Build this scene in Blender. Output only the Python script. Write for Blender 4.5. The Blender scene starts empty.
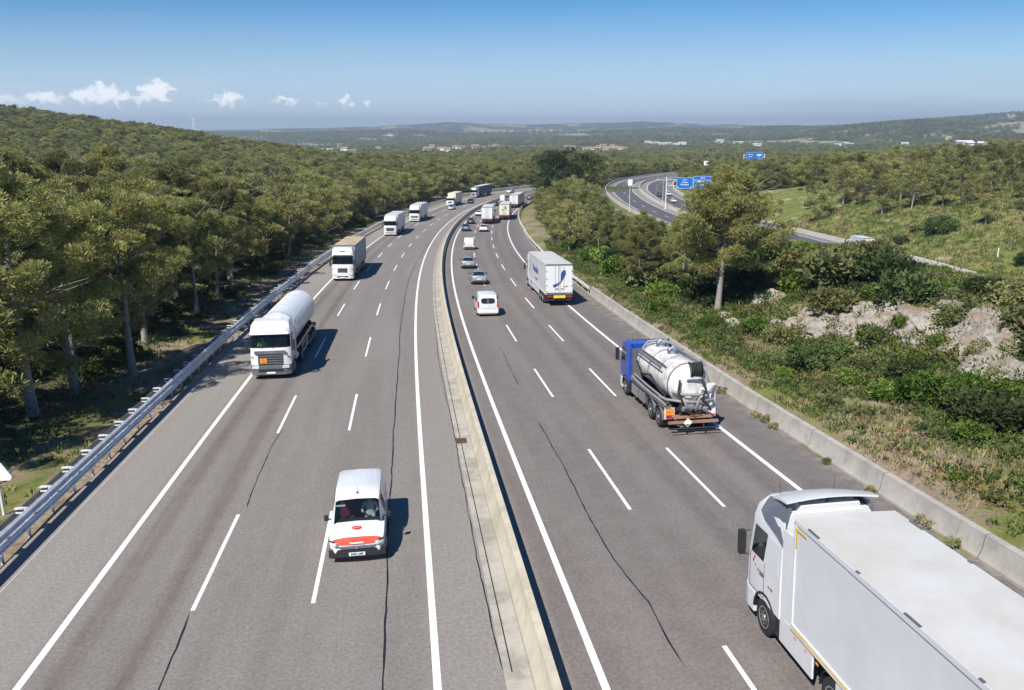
import bpy, math, random
import numpy as np
from mathutils import Vector, Matrix
random.seed(7); rng = np.random.default_rng(7)
R = math.radians
scene = bpy.context.scene
C = scene.collection

# ------------------------------------------------------------------ camera, sky, sun, exposure
CAM_H = 13.203
cam_d = bpy.data.cameras.new("camera"); cam = bpy.data.objects.new("camera", cam_d); C.objects.link(cam)
cam.location = (0, 0, CAM_H); cam.rotation_euler = (math.pi/2 - 0.26212, 0, 0)
cam_d.sensor_width = 36.0; cam_d.lens = 820/1024*36.0
cam_d.clip_start = .1; cam_d.clip_end = 40000
scene.camera = cam
SUN_EL, SUN_AZ = 50.0, 31.0        # shadows fall 31 degrees to the right of straight ahead
sun_d = bpy.data.lights.new("sun", 'SUN'); sun = bpy.data.objects.new("sun", sun_d); C.objects.link(sun)
sun_d.energy = 4.9; sun_d.angle = R(.53); sun_d.color = (1.0, .955, .89)
ldir = Vector((math.sin(R(SUN_AZ))*math.cos(R(SUN_EL)), math.cos(R(SUN_AZ))*math.cos(R(SUN_EL)), -math.sin(R(SUN_EL))))
sun.rotation_euler = ldir.to_track_quat('-Z', 'Y').to_euler()
scene.view_settings.view_transform = 'Standard'; scene.view_settings.look = 'None'
scene.view_settings.exposure = 0.46; scene.view_settings.gamma = 1

def build_world():
    w = bpy.data.worlds.new("World"); scene.world = w; w.use_nodes = True
    nt = w.node_tree; N = nt.nodes; K = nt.links; N.clear()
    out = N.new('ShaderNodeOutputWorld'); bg = N.new('ShaderNodeBackground')
    sky = N.new('ShaderNodeTexSky'); sky.sky_type = 'NISHITA'; sky.sun_disc = False
    sky.sun_elevation = R(SUN_EL); sky.sun_rotation = R(SUN_AZ + 180)
    sky.altitude = 100; sky.air_density = 1.0; sky.dust_density = .0; sky.ozone_density = 4.5
    tc = N.new('ShaderNodeTexCoord'); sep = N.new('ShaderNodeSeparateXYZ'); K.new(tc.outputs['Generated'], sep.inputs[0])
    def m(op, a, b=None, c=None):
        n = N.new('ShaderNodeMath'); n.operation = op
        for i, q in enumerate((a, b, c)):
            if q is None: continue
            if isinstance(q, (int, float)): n.inputs[i].default_value = q
            else: K.new(q, n.inputs[i])
        return n.outputs[0]
    ysafe = m('MAXIMUM', sep.outputs[1], .02)
    u = m('DIVIDE', sep.outputs[0], ysafe); v = m('DIVIDE', sep.outputs[2], ysafe)
    def noise(scale, sx, sz, detail=6, rough=.6):
        mp = N.new('ShaderNodeMapping'); mp.inputs['Scale'].default_value = (sx, 1, sz)
        K.new(tc.outputs['Generated'], mp.inputs[0])
        n = N.new('ShaderNodeTexNoise'); n.inputs['Scale'].default_value = scale
        n.inputs['Detail'].default_value = detail; n.inputs['Roughness'].default_value = rough
        K.new(mp.outputs[0], n.inputs[0]); return n.outputs[0]
    n1 = noise(38, 1, 1.6); n2 = noise(9, 1, 6); n3 = noise(3.2, 1, 11, 8, .62)
    du = m('MULTIPLY', m('SUBTRACT', n1, .5), .075); dv = m('MULTIPLY', m('SUBTRACT', noise(70, 1.3, 1), .5), .034)
    uu = m('ADD', u, du); vv = m('ADD', v, dv)
    acc = None      # cumulus heads standing low over the far hills, each in its own direction
    for (cu, cv, ru, rv, a) in [(-.545,.032,.032,.011,.9),(-.502,.034,.017,.014,1.1),(-.478,.037,.022,.017,1.2),(-.456,.034,.018,.012,1.1),
            (-.415,.039,.018,.019,1.3),(-.43,.032,.026,.009,.8),(-.333,.032,.018,.011,1.1),(-.345,.028,.028,.006,.8),(-.268,.030,.026,.006,.9),
            (-.185,.027,.009,.009,.9),(-.60,.030,.05,.009,.6),(-.225,.026,.02,.004,.5)]:
        x = m('DIVIDE', m('SUBTRACT', uu, cu), ru*.9); y = m('DIVIDE', m('SUBTRACT', vv, cv-.001), rv*.80)
        b = m('MULTIPLY', m('MAXIMUM', m('SUBTRACT', 1.0, m('ADD', m('MULTIPLY', x, x), m('MULTIPLY', y, y))), 0), a)
        acc = b if acc is None else m('MAXIMUM', acc, b)
    def ramp(x, lo, hi):
        r = N.new('ShaderNodeMapRange'); r.interpolation_type = 'SMOOTHSTEP'
        K.new(x, r.inputs[0]); r.inputs[1].default_value = lo; r.inputs[2].default_value = hi; return r.outputs[0]
    cum = m('MULTIPLY', ramp(acc, .0, 1.0), .8)
    # thin veils: a pale streak at left, a grey bank low at right, faint wisps everywhere low down
    low = m('MULTIPLY', ramp(v, .075, .02), ramp(v, -.01, .01))
    left = m('MULTIPLY', m('MULTIPLY', low, ramp(u, -.05, -.5)), ramp(n2, .35, .65))
    right = m('MULTIPLY', m('MULTIPLY', low, ramp(u, .12, .5)), ramp(n3, .38, .6))
    mid = m('MULTIPLY', m('MULTIPLY', ramp(v, .2, .04), ramp(n3, .5, .75)), .12)
    def mix(fac, a, b):
        n = N.new('ShaderNodeMix'); n.data_type = 'RGBA'; K.new(fac, n.inputs[0])
        K.new(a, n.inputs[6]) if not isinstance(a, tuple) else None
        n.inputs[7].default_value = b; return n.outputs[2]
    hs = N.new('ShaderNodeHueSaturation'); hs.inputs['Saturation'].default_value = 1.45; K.new(sky.outputs[0], hs.inputs['Color'])
    tint = N.new('ShaderNodeMix'); tint.data_type = 'RGBA'; tint.blend_type = 'MULTIPLY'; tint.inputs[0].default_value = 1; tint.inputs[7].default_value = (1.0, .97, 1.10, 1)
    K.new(hs.outputs[0], tint.inputs[6])
    c = mix(m('MULTIPLY', ramp(v, .15, .0), .7), tint.outputs[2], (5.0, 7.0, 9.9, 1))
    c = mix(m('MULTIPLY', left, .45), c, (7.4, 8.4, 10.0, 1))
    c = mix(m('MULTIPLY', right, .5), c, (4.2, 5.5, 7.7, 1))
    c = mix(mid, c, (6, 6.6, 7.4, 1))
    c = mix(cum, c, (12.5, 12.6, 13.2, 1))
    K.new(c, bg.inputs[0]); bg.inputs[1].default_value = .068; K.new(bg.outputs[0], out.inputs[0])
build_world()

# ------------------------------------------------------------------ alignment of the motorway (metres, world space)
DS = .5
S = np.arange(-16, 420, DS)
TH = -.129824 - .28299547e-3*S + 3.10326528e-5*S**2/2 - 5.51479675e-7*S**3/6 + 4.95420413e-9*S**4/24
TH = np.where(S > 330, TH[np.searchsorted(S, 330)] + (S-330)*.0012, TH)
RX = np.cumsum(np.sin(TH))*DS; RY = np.cumsum(np.cos(TH))*DS
RX += .792 - RX[32]; RY += 15 - RY[32]
RZ = -5.94779727*S/100 + .25010756*S**2/1e4 - .0496996*S**3/1e6 + .06069516*S**4/1e8
RZ = np.where(S > 300, RZ[np.searchsorted(S, 300)] - (S-300)*.006, RZ)
CS = np.clip((2.20684635 - 4.45124921*S/100 + 1.5800053*(S/100)**2)/100, -.03, .02)
# straight run behind the camera
_n = 80; _s = -16 - DS*np.arange(_n, 0, -1)
def _pre(A, g): return np.concatenate([A[0] + g*(_s - S[0]), A])
RX = _pre(RX, math.sin(TH[0])); RY = _pre(RY, math.cos(TH[0])); RZ = _pre(RZ, (RZ[1]-RZ[0])/DS)
TH = _pre(TH, 0); CS = _pre(CS, 0); S = np.concatenate([_s, S])
def at(s, o, h=0):
    t = np.interp(s, S, TH)
    return np.array([np.interp(s, S, RX) + o*np.cos(t), np.interp(s, S, RY) - o*np.sin(t), np.interp(s, S, RZ) + o*np.interp(s, S, CS) + h])
# the second motorway in the dip to the right
BP = np.array([(70,-80,-9),(68,-20,-10),(66,40,-11),(63,100,-10.8),(60.5,150,-11.3),(59,190,-12.5),(56.5,235,-13.8),(53.5,280,-14.2),(52.5,320,-13.8),(56,365,-13.6),(68,415,-13.8),
               (96,470,-14.2),(136,530,-14.8),(190,610,-15.5),(245,690,-16),(330,800,-17),(450,920,-18)], float)
def _spline(P, n=14):
    out = []
    Q = np.vstack([2*P[0]-P[1], P, 2*P[-1]-P[-2]])
    for i in range(1, len(Q)-2):
        for t in np.linspace(0, 1, n, endpoint=False):
            a, b, c, d = Q[i-1], Q[i], Q[i+1], Q[i+2]
            out.append(.5*((2*b)+(-a+c)*t+(2*a-5*b+4*c-d)*t*t+(-a+3*b-3*c+d)*t**3))
    out.append(P[-1]); return np.array(out)
BR = _spline(BP); _bt = np.gradient(BR[:, :2], axis=0); BT = np.arctan2(_bt[:, 0], _bt[:, 1])
BS = np.concatenate([[0], np.cumsum(np.hypot(*np.diff(BR[:, :2], axis=0).T))])
def bat(s, o, h=0):
    t = np.interp(s, BS, BT)
    return np.array([np.interp(s, BS, BR[:, 0]) + o*np.cos(t), np.interp(s, BS, BR[:, 1]) - o*np.sin(t), np.interp(s, BS, BR[:, 2]) + h])

def sm(x, a, b):
    t = np.clip((x-a)/(b-a), 0, 1); return t*t*(3-2*t)
def nearest(x, y, PX, PY, T):
    i = np.zeros(len(x), int); d = np.full(len(x), 1e18)
    for a in range(0, len(x), 20000):
        D = (x[a:a+20000, None]-PX[None])**2 + (y[a:a+20000, None]-PY[None])**2
        j = D.argmin(1); i[a:a+20000] = j
    dx = x-PX[i]; dy = y-PY[i]; o = dx*np.cos(T[i]) - dy*np.sin(T[i]); al = dx*np.sin(T[i]) + dy*np.cos(T[i])
    return i, o, al
_waves = [(random.uniform(-1, 1), random.uniform(-1, 1), random.uniform(0, 6.28)) for _ in range(60)]
def wnoise(x, y, L, k0, n=7):
    r = 0
    for a, b, p in _waves[k0:k0+n]:
        r = r + np.sin((a*x + b*y)*2*np.pi/L + p + 1.7*np.sin((b*x - a*y)*2*np.pi/(L*2.3) + p*2))
    return r/n*1.6
def ground(x, y, full=False):
    x = np.asarray(x, float); y = np.asarray(y, float)
    shp = x.shape; x = x.ravel(); y = y.ravel()
    zb = np.interp(y, [-80, 0, 100, 200, 300, 450, 700, 1200, 2000, 3500, 5000], [0, -1, -4.5, -8.5, -12, -16, -23, -32, -42, -48, -50])
    zb = zb + wnoise(x, y, 60, 0)*.5 + wnoise(x, y, 260, 7)*sm(y, 250, 700)*2.2
    h = zb.copy()
    # wooded hill at left
    h += 40*np.exp(-(((x+400)/150)**2 + ((y-500)/190)**2)/1.6)
    h += 7*np.exp(-(((x+210)/120)**2 + ((y-560)/150)**2))
    # far country: rolling ridges
    far = sm(y, 1300, 2600)
    h += far*(wnoise(x, y, 1500, 14)*11 + wnoise(x, y, 600, 21)*4)
    th_ = np.arctan2(x, np.maximum(y, 1)); px = 512 + 820*np.tan(np.clip(th_, -1, 1))
    def ridge(D, W, xs, ys, amp=0):
        yy = np.interp(px, xs, ys)
        return (13.2 + (124.5-yy)*D/820*1.0 + amp*wnoise(x, y, 400, 28)), np.exp(-((np.hypot(x, y)-D)/W)**2)
    for D, W, xs, ys, amp in [
        (6600, 900, [0,200,300,380,450,520,640,700,800,900,1024], [122,130,128,126,122,124,121.5,124,125.5,122,117], 5),
        (4300, 620, [0,200,330,420,470,520,650,760,830,930,1024], [126,132,132,130,133,132,129.5,127.5,126,119.5,114], 4),
        (3000, 420, [0,250,400,500,640,700,780,840,900,960,1024], [130,144,142,139,136.5,137,134,126,122,125,120], 3),
        (2000, 260, [0,250,420,560,640,760,860,960,1024], [140,158,153,148,149,147,145,136,134], 2.5)]:
        t, wgt = ridge(D, W, xs, ys, amp); h = h*(1-wgt) + t*wgt
    # main motorway corridor
    m = (y < 480) & (np.abs(x) < 330)
    o = np.full(len(x), 999.); s = np.full(len(x), -999.); ob = np.full(len(x), 999.); sb = np.full(len(x), -999.)
    if m.any():
        i, oo, al = nearest(x[m], y[m], RX[::3], RY[::3], TH[::3])
        ss = S[::3][i] + al; o[m] = oo; s[m] = ss
        end = (ss > 339) | (ss < -57)
        zr = np.interp(ss, S, RZ); cs = np.interp(ss, S, CS)
        hb = h[m]; xm = x[m]; ym = y[m]
        u = oo - 15.9
        k = np.interp(ss, [-60, 70, 115, 180, 420], [1, 1, .55, .35, .2])
        prof = np.interp(u, [0, 3, 9, 13, 18, 26, 40], [.62, .8, 1.3, 3.2, 4.2, 4.0, 3.0])*k
        prof += sm(u, 1, 8)*(wnoise(xm, ym, 17, 35)*.35 + wnoise(xm, ym, 6, 42)*.16)
        right = zr + 15*cs + prof
        right = right*(1-sm(u, 42, 80)) + hb*sm(u, 42, 80)
        v = -oo - 16.2
        lrise = np.interp(v, [0, 2.5, 6, 12, 25, 50], [-.12, -.25, -.2, .2, 1.6, 3.8])*np.interp(ss, [-60, 150, 300], [1, 1, .5])
        left = zr - 16*cs + lrise + sm(v, 1.5, 8)*(wnoise(xm, ym, 15, 35)*.3 + wnoise(xm, ym, 5, 42)*.1)
        left = left*(1-sm(v, 45, 95)) + hb*sm(v, 45, 95)
        inner = zr + oo*cs - .22 - .0016*np.clip(ss, 0, 400)
        hh = np.where(oo > 0, right, left)
        wr = np.interp(ss, [0, 26, 40, 72, 120, 166, 200, 246, 420], [15.2, 15.25, 15.5, 16.1, 16.1, 15.9, 14.9, 13.6, 13.6])
        tl = sm(-oo, 16.1, 16.4); tr = sm(oo-wr, -.05, .6)
        hh = np.where(oo < 0, inner*(1-tl) + hh*tl, inner*(1-tr) + hh*tr)
        hh = np.where(end, hb, hh)
        h[m] = hh
        # branch motorway
    m = (y < 980) & (x > -60) & (x < 560)
    if m.any():
        i, oo, al = nearest(x[m], y[m], BR[:, 0], BR[:, 1], BT)
        zr = BR[i, 2]; hb = h[m]; ym = y[m]
        ob[m] = oo; sb[m] = BS[i] + al
        u = oo - 15.5
        hill = zr + np.interp(u, [0, 3, 22, 60, 120], [0, .3, 8.5, 16, 16])*np.interp(ym, [-80, 60, 230, 330, 450], [1.15, 1.1, .9, .3, .05])
        hill += sm(u, 2, 10)*wnoise(x[m], ym, 22, 35)*.7
        hr = hill*(1-sm(u, 90, 170)) + hb*sm(u, 90, 170)
        hl = zr*(1-sm(-oo, 15.5, 27)) + hb*sm(-oo, 15.5, 27)
        d = np.abs(oo)
        hh = np.where(oo > 0, hr, hl)
        t = sm(d, 14.2, 15.8); hh = (zr-.3-.001*ym)*(1-t) + hh*t
        own = (o[m] > 13) | (np.abs(o[m]) > 100) | (ym > 300)   # never touch the main carriageways
        h[m] = np.where(own & (np.abs(o[m]) > 16.6), hh, hb)
    if full: return h.reshape(shp), o.reshape(shp), s.reshape(shp), ob.reshape(shp), sb.reshape(shp)
    return h.reshape(shp)
#GEOM_END

# ------------------------------------------------------------------ materials
def _nt(name):
    m = bpy.data.materials.new(name); m.use_nodes = True; nt = m.node_tree
    return m, nt, nt.nodes, nt.links, nt.nodes['Principled BSDF']
MATS = {}
def mat(name, col, rough=.5, metal=0, var=.0, scale=3, spec=.5, bump=0, coat=0, dirt=None):
    """painted / plain surface with soft procedural wear"""
    if name in MATS: return MATS[name]
    m, nt, N, K, b = _nt(name)
    b.inputs['Roughness'].default_value = rough; b.inputs['Metallic'].default_value = metal
    b.inputs['Specular IOR Level'].default_value = spec; b.inputs['Coat Weight'].default_value = coat
    tc = N.new('ShaderNodeTexCoord'); n = N.new('ShaderNodeTexNoise'); n.inputs['Scale'].default_value = scale
    n.inputs['Detail'].default_value = 6; n.inputs['Roughness'].default_value = .65; K.new(tc.outputs['Object'], n.inputs[0])
    r = N.new('ShaderNodeValToRGB'); K.new(n.outputs[0], r.inputs[0])
    d = dirt or tuple(c*(1-var) for c in col)
    r.color_ramp.elements[0].position = .3; r.color_ramp.elements[0].color = (*d, 1)
    r.color_ramp.elements[1].position = .62; r.color_ramp.elements[1].color = (*[min(1, c*(1+var*.25)) for c in col], 1)
    K.new(r.outputs[0], b.inputs['Base Color'])
    if bump:
        bp = N.new('ShaderNodeBump'); bp.inputs['Strength'].default_value = bump; bp.inputs['Distance'].default_value = .02
        K.new(n.outputs[0], bp.inputs['Height']); K.new(bp.outputs[0], b.inputs['Normal'])
    MATS[name] = m; return m
def glass(name, tint=(.02, .03, .035), alpha=.75):
    if name in MATS: return MATS[name]
    m, nt, N, K, b = _nt(name); out = N['Material Output']
    b.inputs['Base Color'].default_value = (*tint, 1); b.inputs['Roughness'].default_value = .04; b.inputs['Specular IOR Level'].default_value = .6
    if alpha < 1:
        t = N.new('ShaderNodeBsdfTransparent'); t.inputs[0].default_value = (.8, .9, .88, 1); x = N.new('ShaderNodeMixShader'); x.inputs[0].default_value = alpha
        K.new(t.outputs[0], x.inputs[1]); K.new(b.outputs[0], x.inputs[2]); K.new(x.outputs[0], out.inputs[0])
    MATS[name] = m; return m
def leafmat(name, a, b_, rough=.6, trans=.25):
    m, nt, N, K, b = _nt(name); out = N['Material Output']
    oi = N.new('ShaderNodeObjectInfo'); geo = N.new('ShaderNodeNewGeometry')
    mx = N.new('ShaderNodeMix'); mx.data_type = 'RGBA'; mx.inputs[6].default_value = (*a, 1); mx.inputs[7].default_value = (*b_, 1)
    tc = N.new('ShaderNodeTexCoord'); n = N.new('ShaderNodeTexNoise'); n.inputs['Scale'].default_value = .55; n.inputs['Detail'].default_value = 3
    K.new(tc.outputs['Object'], n.inputs[0])
    ad = N.new('ShaderNodeMath'); ad.operation = 'MULTIPLY_ADD'; ad.inputs[1].default_value = .55; K.new(oi.outputs['Random'], ad.inputs[0])
    mr = N.new('ShaderNodeMapRange'); mr.inputs[1].default_value = .3; mr.inputs[2].default_value = .7; mr.inputs[3].default_value = -.25; mr.inputs[4].default_value = .75
    K.new(n.outputs[0], mr.inputs[0]); K.new(mr.outputs[0], ad.inputs[2])
    ad2 = N.new('ShaderNodeMath'); ad2.operation = 'MULTIPLY_ADD'; ad2.inputs[1].default_value = .35; K.new(geo.outputs['Random Per Island'], ad2.inputs[0]); K.new(ad.outputs[0], ad2.inputs[2])
    ad2.use_clamp = True
    K.new(ad2.outputs[0], mx.inputs[0])
    hs = N.new('ShaderNodeHueSaturation'); K.new(mx.outputs[2], hs.inputs['Color'])
    hh = N.new('ShaderNodeMath'); hh.operation = 'FRACT'; hk = N.new('ShaderNodeMath'); hk.operation = 'MULTIPLY'; hk.inputs[1].default_value = 13.7; K.new(oi.outputs['Random'], hk.inputs[0]); K.new(hk.outputs[0], hh.inputs[0])
    hr = N.new('ShaderNodeMapRange'); hr.inputs[3].default_value = .478; hr.inputs[4].default_value = .510; K.new(hh.outputs[0], hr.inputs[0]); K.new(hr.outputs[0], hs.inputs['Hue'])
    h2 = N.new('ShaderNodeMath'); h2.operation = 'FRACT'; h3 = N.new('ShaderNodeMath'); h3.operation = 'MULTIPLY'; h3.inputs[1].default_value = 7.31
    K.new(oi.outputs['Random'], h3.inputs[0]); K.new(h3.outputs[0], h2.inputs[0])
    h4 = N.new('ShaderNodeMapRange'); h4.inputs[3].default_value = .68; h4.inputs[4].default_value = 1.4; K.new(h2.outputs[0], h4.inputs[0]); K.new(h4.outputs[0], hs.inputs['Value'])
    K.new(hs.outputs[0], b.inputs['Base Color']); b.inputs['Roughness'].default_value = rough; b.inputs['Specular IOR Level'].default_value = .25
    t = N.new('ShaderNodeBsdfTranslucent'); K.new(hs.outputs[0], t.inputs[0]); x = N.new('ShaderNodeMixShader'); x.inputs[0].default_value = trans
    K.new(b.outputs[0], x.inputs[1]); K.new(t.outputs[0], x.inputs[2]); K.new(x.outputs[0], out.inputs[0])
    return m

class G:      # tiny node-graph helper
    def __init__(s, nt): s.N = nt.nodes; s.K = nt.links
    def m(s, op, a, b=None, c=None, clamp=False):
        n = s.N.new('ShaderNodeMath'); n.operation = op; n.use_clamp = clamp
        for i, q in enumerate((a, b, c)):
            if q is None: continue
            if isinstance(q, (int, float)): n.inputs[i].default_value = q
            else: s.K.new(q, n.inputs[i])
        return n.outputs[0]
    def ramp(s, x, lo, hi, a=0, b=1):
        r = s.N.new('ShaderNodeMapRange'); r.interpolation_type = 'SMOOTHSTEP'; s.K.new(x, r.inputs[0])
        for i, q in zip((1, 2, 3, 4), (lo, hi, a, b)): r.inputs[i].default_value = q
        return r.outputs[0]
    def noise(s, vec, scale, detail=4, rough=.6, mp=None):
        if mp:
            q = s.N.new('ShaderNodeMapping'); q.inputs['Scale'].default_value = mp; s.K.new(vec, q.inputs[0]); vec = q.outputs[0]
        n = s.N.new('ShaderNodeTexNoise'); n.inputs['Scale'].default_value = scale; n.inputs['Detail'].default_value = detail
        n.inputs['Roughness'].default_value = rough; s.K.new(vec, n.inputs[0]); return n.outputs[0]
    def mix(s, fac, a, b):
        n = s.N.new('ShaderNodeMix'); n.data_type = 'RGBA'
        if isinstance(fac, (int, float)): n.inputs[0].default_value = fac
        else: s.K.new(fac, n.inputs[0])
        for i, q in ((6, a), (7, b)):
            if isinstance(q, tuple): n.inputs[i].default_value = (*q[:3], 1)
            else: s.K.new(q, n.inputs[i])
        return n.outputs[2]
def asphalt(name, main=True):
    m, nt, N, K, b = _nt(name); g = G(nt)
    uv = N.new('ShaderNodeUVMap'); sep = N.new('ShaderNodeSeparateXYZ'); K.new(uv.outputs[0], sep.inputs[0])
    o, s = sep.outputs[0], sep.outputs[1]; vec = uv.outputs[0]
    fine = g.noise(vec, 9, 4, .85); mid = g.noise(vec, 1.1, 5, .7); big = g.noise(vec, 1, 4, .6, (.5, .035, 1)); streak = g.noise(vec, 1, 5, .65, (2.2, .05, 1))
    if main:
        c = g.mix(g.ramp(big, .35, .65), (.186, .167, .148), (.216, .196, .174))           # left running lanes
        lane = g.m('MODULO', g.m('ADD', o, 12.8+35), 3.5)                                     # left lanes: wheel tracks and oil line
        tr = g.m('ABSOLUTE', g.m('SUBTRACT', g.m('ABSOLUTE', g.m('SUBTRACT', lane, 1.75)), .85))
        wheel = g.ramp(tr, .55, .1)
        slow = g.ramp(o, -8.6, -10)
        c = g.mix(g.m('MULTIPLY', g.m('MULTIPLY', wheel, slow), g.ramp(streak, .3, .7, .35, .9)), c, (.125, .102, .089))
        c = g.mix(g.m('MULTIPLY', g.ramp(o, -12.7, -13.3), .85), c, (.262, .243, .218))     # outer hard shoulder, little worn
        c = g.mix(g.m('MULTIPLY', g.m('MULTIPLY', g.ramp(o, -2.6, -2.0), g.ramp(o, 1.6, .9)), .8), c, (.245, .224, .197))
        rl = g.mix(g.ramp(big, .35, .65), (.158, .137, .124), (.188, .165, .149))           # right carriageway, browner
        lane2 = g.m('MODULO', g.m('ADD', o, 35-1.77), 3.5)
        tr2 = g.m('ABSOLUTE', g.m('SUBTRACT', g.m('ABSOLUTE', g.m('SUBTRACT', lane2, 1.75)), .85))
        rl = g.mix(g.m('MULTIPLY', g.m('MULTIPLY', g.ramp(tr2, .6, .1), g.ramp(o, 4.5, 9)), g.ramp(streak, .3, .7, .2, .7)), rl, (.118, .100, .094))
        rl = g.mix(g.m('MULTIPLY', g.ramp(o, 12.3, 12.9), .75), rl, (.140, .126, .122))
        c = g.mix(g.ramp(o, .8, 1.2), c, rl)
        c = g.mix(g.m('MULTIPLY', g.m('MULTIPLY', g.ramp(o, 14.0, 14.9), g.ramp(mid, .4, .6)), .55), c, (.26, .225, .18))   # grit along the wall
        c = g.mix(g.m('MULTIPLY', g.m('MULTIPLY', g.ramp(o, -15.9, -16.3), g.ramp(mid, .35, .6)), .6), c, (.28, .24, .19))
    else:
        c = g.mix(g.ramp(streak, .3, .7), (.075, .075, .083), (.10, .098, .105))
        ao = g.m('ABSOLUTE', o)
        c = g.mix(g.m('MULTIPLY', g.ramp(ao, 11.6, 12), .8), c, (.22, .20, .185))
        c = g.mix(g.m('MULTIPLY', g.ramp(ao, 3.3, 2.9), .9), c, (.26, .23, .20))
    c = g.mix(g.ramp(mid, .4, .62, 0, .12), c, (.30, .28, .26))
    lite = g.mix(g.ramp(fine, .28, .74), (.55, .55, .55), (1.45, 1.43, 1.40))
    mm = N.new('ShaderNodeMix'); mm.data_type = 'RGBA'; mm.blend_type = 'MULTIPLY'; mm.inputs[0].default_value = .62
    K.new(c, mm.inputs[6]); K.new(lite, mm.inputs[7]); K.new(mm.outputs[2], b.inputs['Base Color'])
    b.inputs['Roughness'].default_value = .85; b.inputs['Specular IOR Level'].default_value = .3
    bp = N.new('ShaderNodeBump'); bp.inputs['Strength'].default_value = .35; bp.inputs['Distance'].default_value = .01; K.new(fine, bp.inputs['Height']); K.new(bp.outputs[0], b.inputs['Normal'])
    return m
def concrete(name, a=(.40, .37, .31), b_=(.27, .25, .21), stain=(.17, .15, .12)):
    m, nt, N, K, b = _nt(name); g = G(nt); tc = N.new('ShaderNodeTexCoord'); v = tc.outputs['Object']
    n1 = g.noise(v, .9, 7, .7); n2 = g.noise(v, 1, 5, .7, (1.6, 1.6, .35)); n3 = g.noise(v, 14, 3, .6)
    c = g.mix(g.ramp(n1, .35, .62), b_, a); c = g.mix(g.m('MULTIPLY', g.ramp(n2, .55, .72), .6), c, stain); c = g.mix(g.ramp(n3, .5, .8, 0, .3), c, (.5, .46, .4))
    K.new(c, b.inputs['Base Color']); b.inputs['Roughness'].default_value = .9
    bp = N.new('ShaderNodeBump'); bp.inputs['Strength'].default_value = .3; bp.inputs['Distance'].default_value = .02; K.new(n3, bp.inputs['Height']); K.new(bp.outputs[0], b.inputs['Normal'])
    return m
def paintmat():
    m, nt, N, K, b = _nt('road_paint'); g = G(nt); tc = N.new('ShaderNodeTexCoord'); v = tc.outputs['Object']
    n = g.noise(v, 6, 6, .8); n2 = g.noise(v, .6, 3)
    c = g.mix(g.ramp(n, .30, .42), (.42, .40, .38), (.80, .80, .77)); c = g.mix(g.ramp(n2, .4, .7, 0, .35), c, (.60, .59, .56))
    K.new(c, b.inputs['Base Color']); b.inputs['Roughness'].default_value = .7; return m
def groundmat():
    m, nt, N, K, b = _nt('earth_and_grass'); g = G(nt); tc = N.new('ShaderNodeTexCoord'); v = tc.outputs['Object']
    at_ = N.new('ShaderNodeAttribute'); at_.attribute_name = 'cover'; sep = N.new('ShaderNodeSeparateColor'); K.new(at_.outputs['Color'], sep.inputs[0])
    grass, rock, far = sep.outputs[0], sep.outputs[1], sep.outputs[2]
    n1 = g.noise(v, .35, 7, .7); n2 = g.noise(v, 2.3, 6, .75); n3 = g.noise(v, 11, 4, .7); n4 = g.noise(v, .012, 6, .6); n5 = g.noise(v, .055, 8, .8)
    dirt = g.mix(g.ramp(n2, .35, .65), (.17, .125, .08), (.34, .27, .19)); dirt = g.mix(g.ramp(n3, .5, .75, 0, .6), dirt, (.42, .36, .28))
    gr = g.mix(g.ramp(n1, .38, .62), (.11, .145, .03), (.21, .205, .065)); gr = g.mix(g.ramp(n2, .55, .7, 0, .7), gr, (.27, .22, .10)); gr = g.mix(g.ramp(n3, .3, .55, .45, 0), gr, (.05, .07, .018))
    c = g.mix(g.ramp(g.m('ADD', grass, g.m('MULTIPLY', g.m('SUBTRACT', n2, .5), 1.3)), .35, .6), dirt, gr)
    rk = g.mix(g.ramp(n2, .3, .7), (.22, .17, .125), (.50, .44, .36)); rk = g.mix(g.ramp(n1, .5, .62, 0, .5), rk, (.36, .25, .15))
    c = g.mix(g.ramp(g.m('ADD', rock, g.m('MULTIPLY', g.m('SUBTRACT', n1, .5), 1.6)), .45, .6), c, rk)
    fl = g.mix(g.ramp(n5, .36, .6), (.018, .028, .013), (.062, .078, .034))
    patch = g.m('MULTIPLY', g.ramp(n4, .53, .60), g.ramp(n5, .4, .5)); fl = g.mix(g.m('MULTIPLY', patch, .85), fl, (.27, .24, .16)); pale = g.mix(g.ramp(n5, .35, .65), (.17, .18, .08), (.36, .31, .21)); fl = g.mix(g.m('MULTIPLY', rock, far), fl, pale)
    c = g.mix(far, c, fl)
    K.new(c, b.inputs['Base Color']); b.inputs['Roughness'].default_value = .95; b.inputs['Specular IOR Level'].default_value = .15
    bp = N.new('ShaderNodeBump'); bp.inputs['Strength'].default_value = .8; bp.inputs['Distance'].default_value = .12; K.new(g.m('ADD', n2, g.m('MULTIPLY', n3, .4)), bp.inputs['Height']); K.new(bp.outputs[0], b.inputs['Normal'])
    return m
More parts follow.
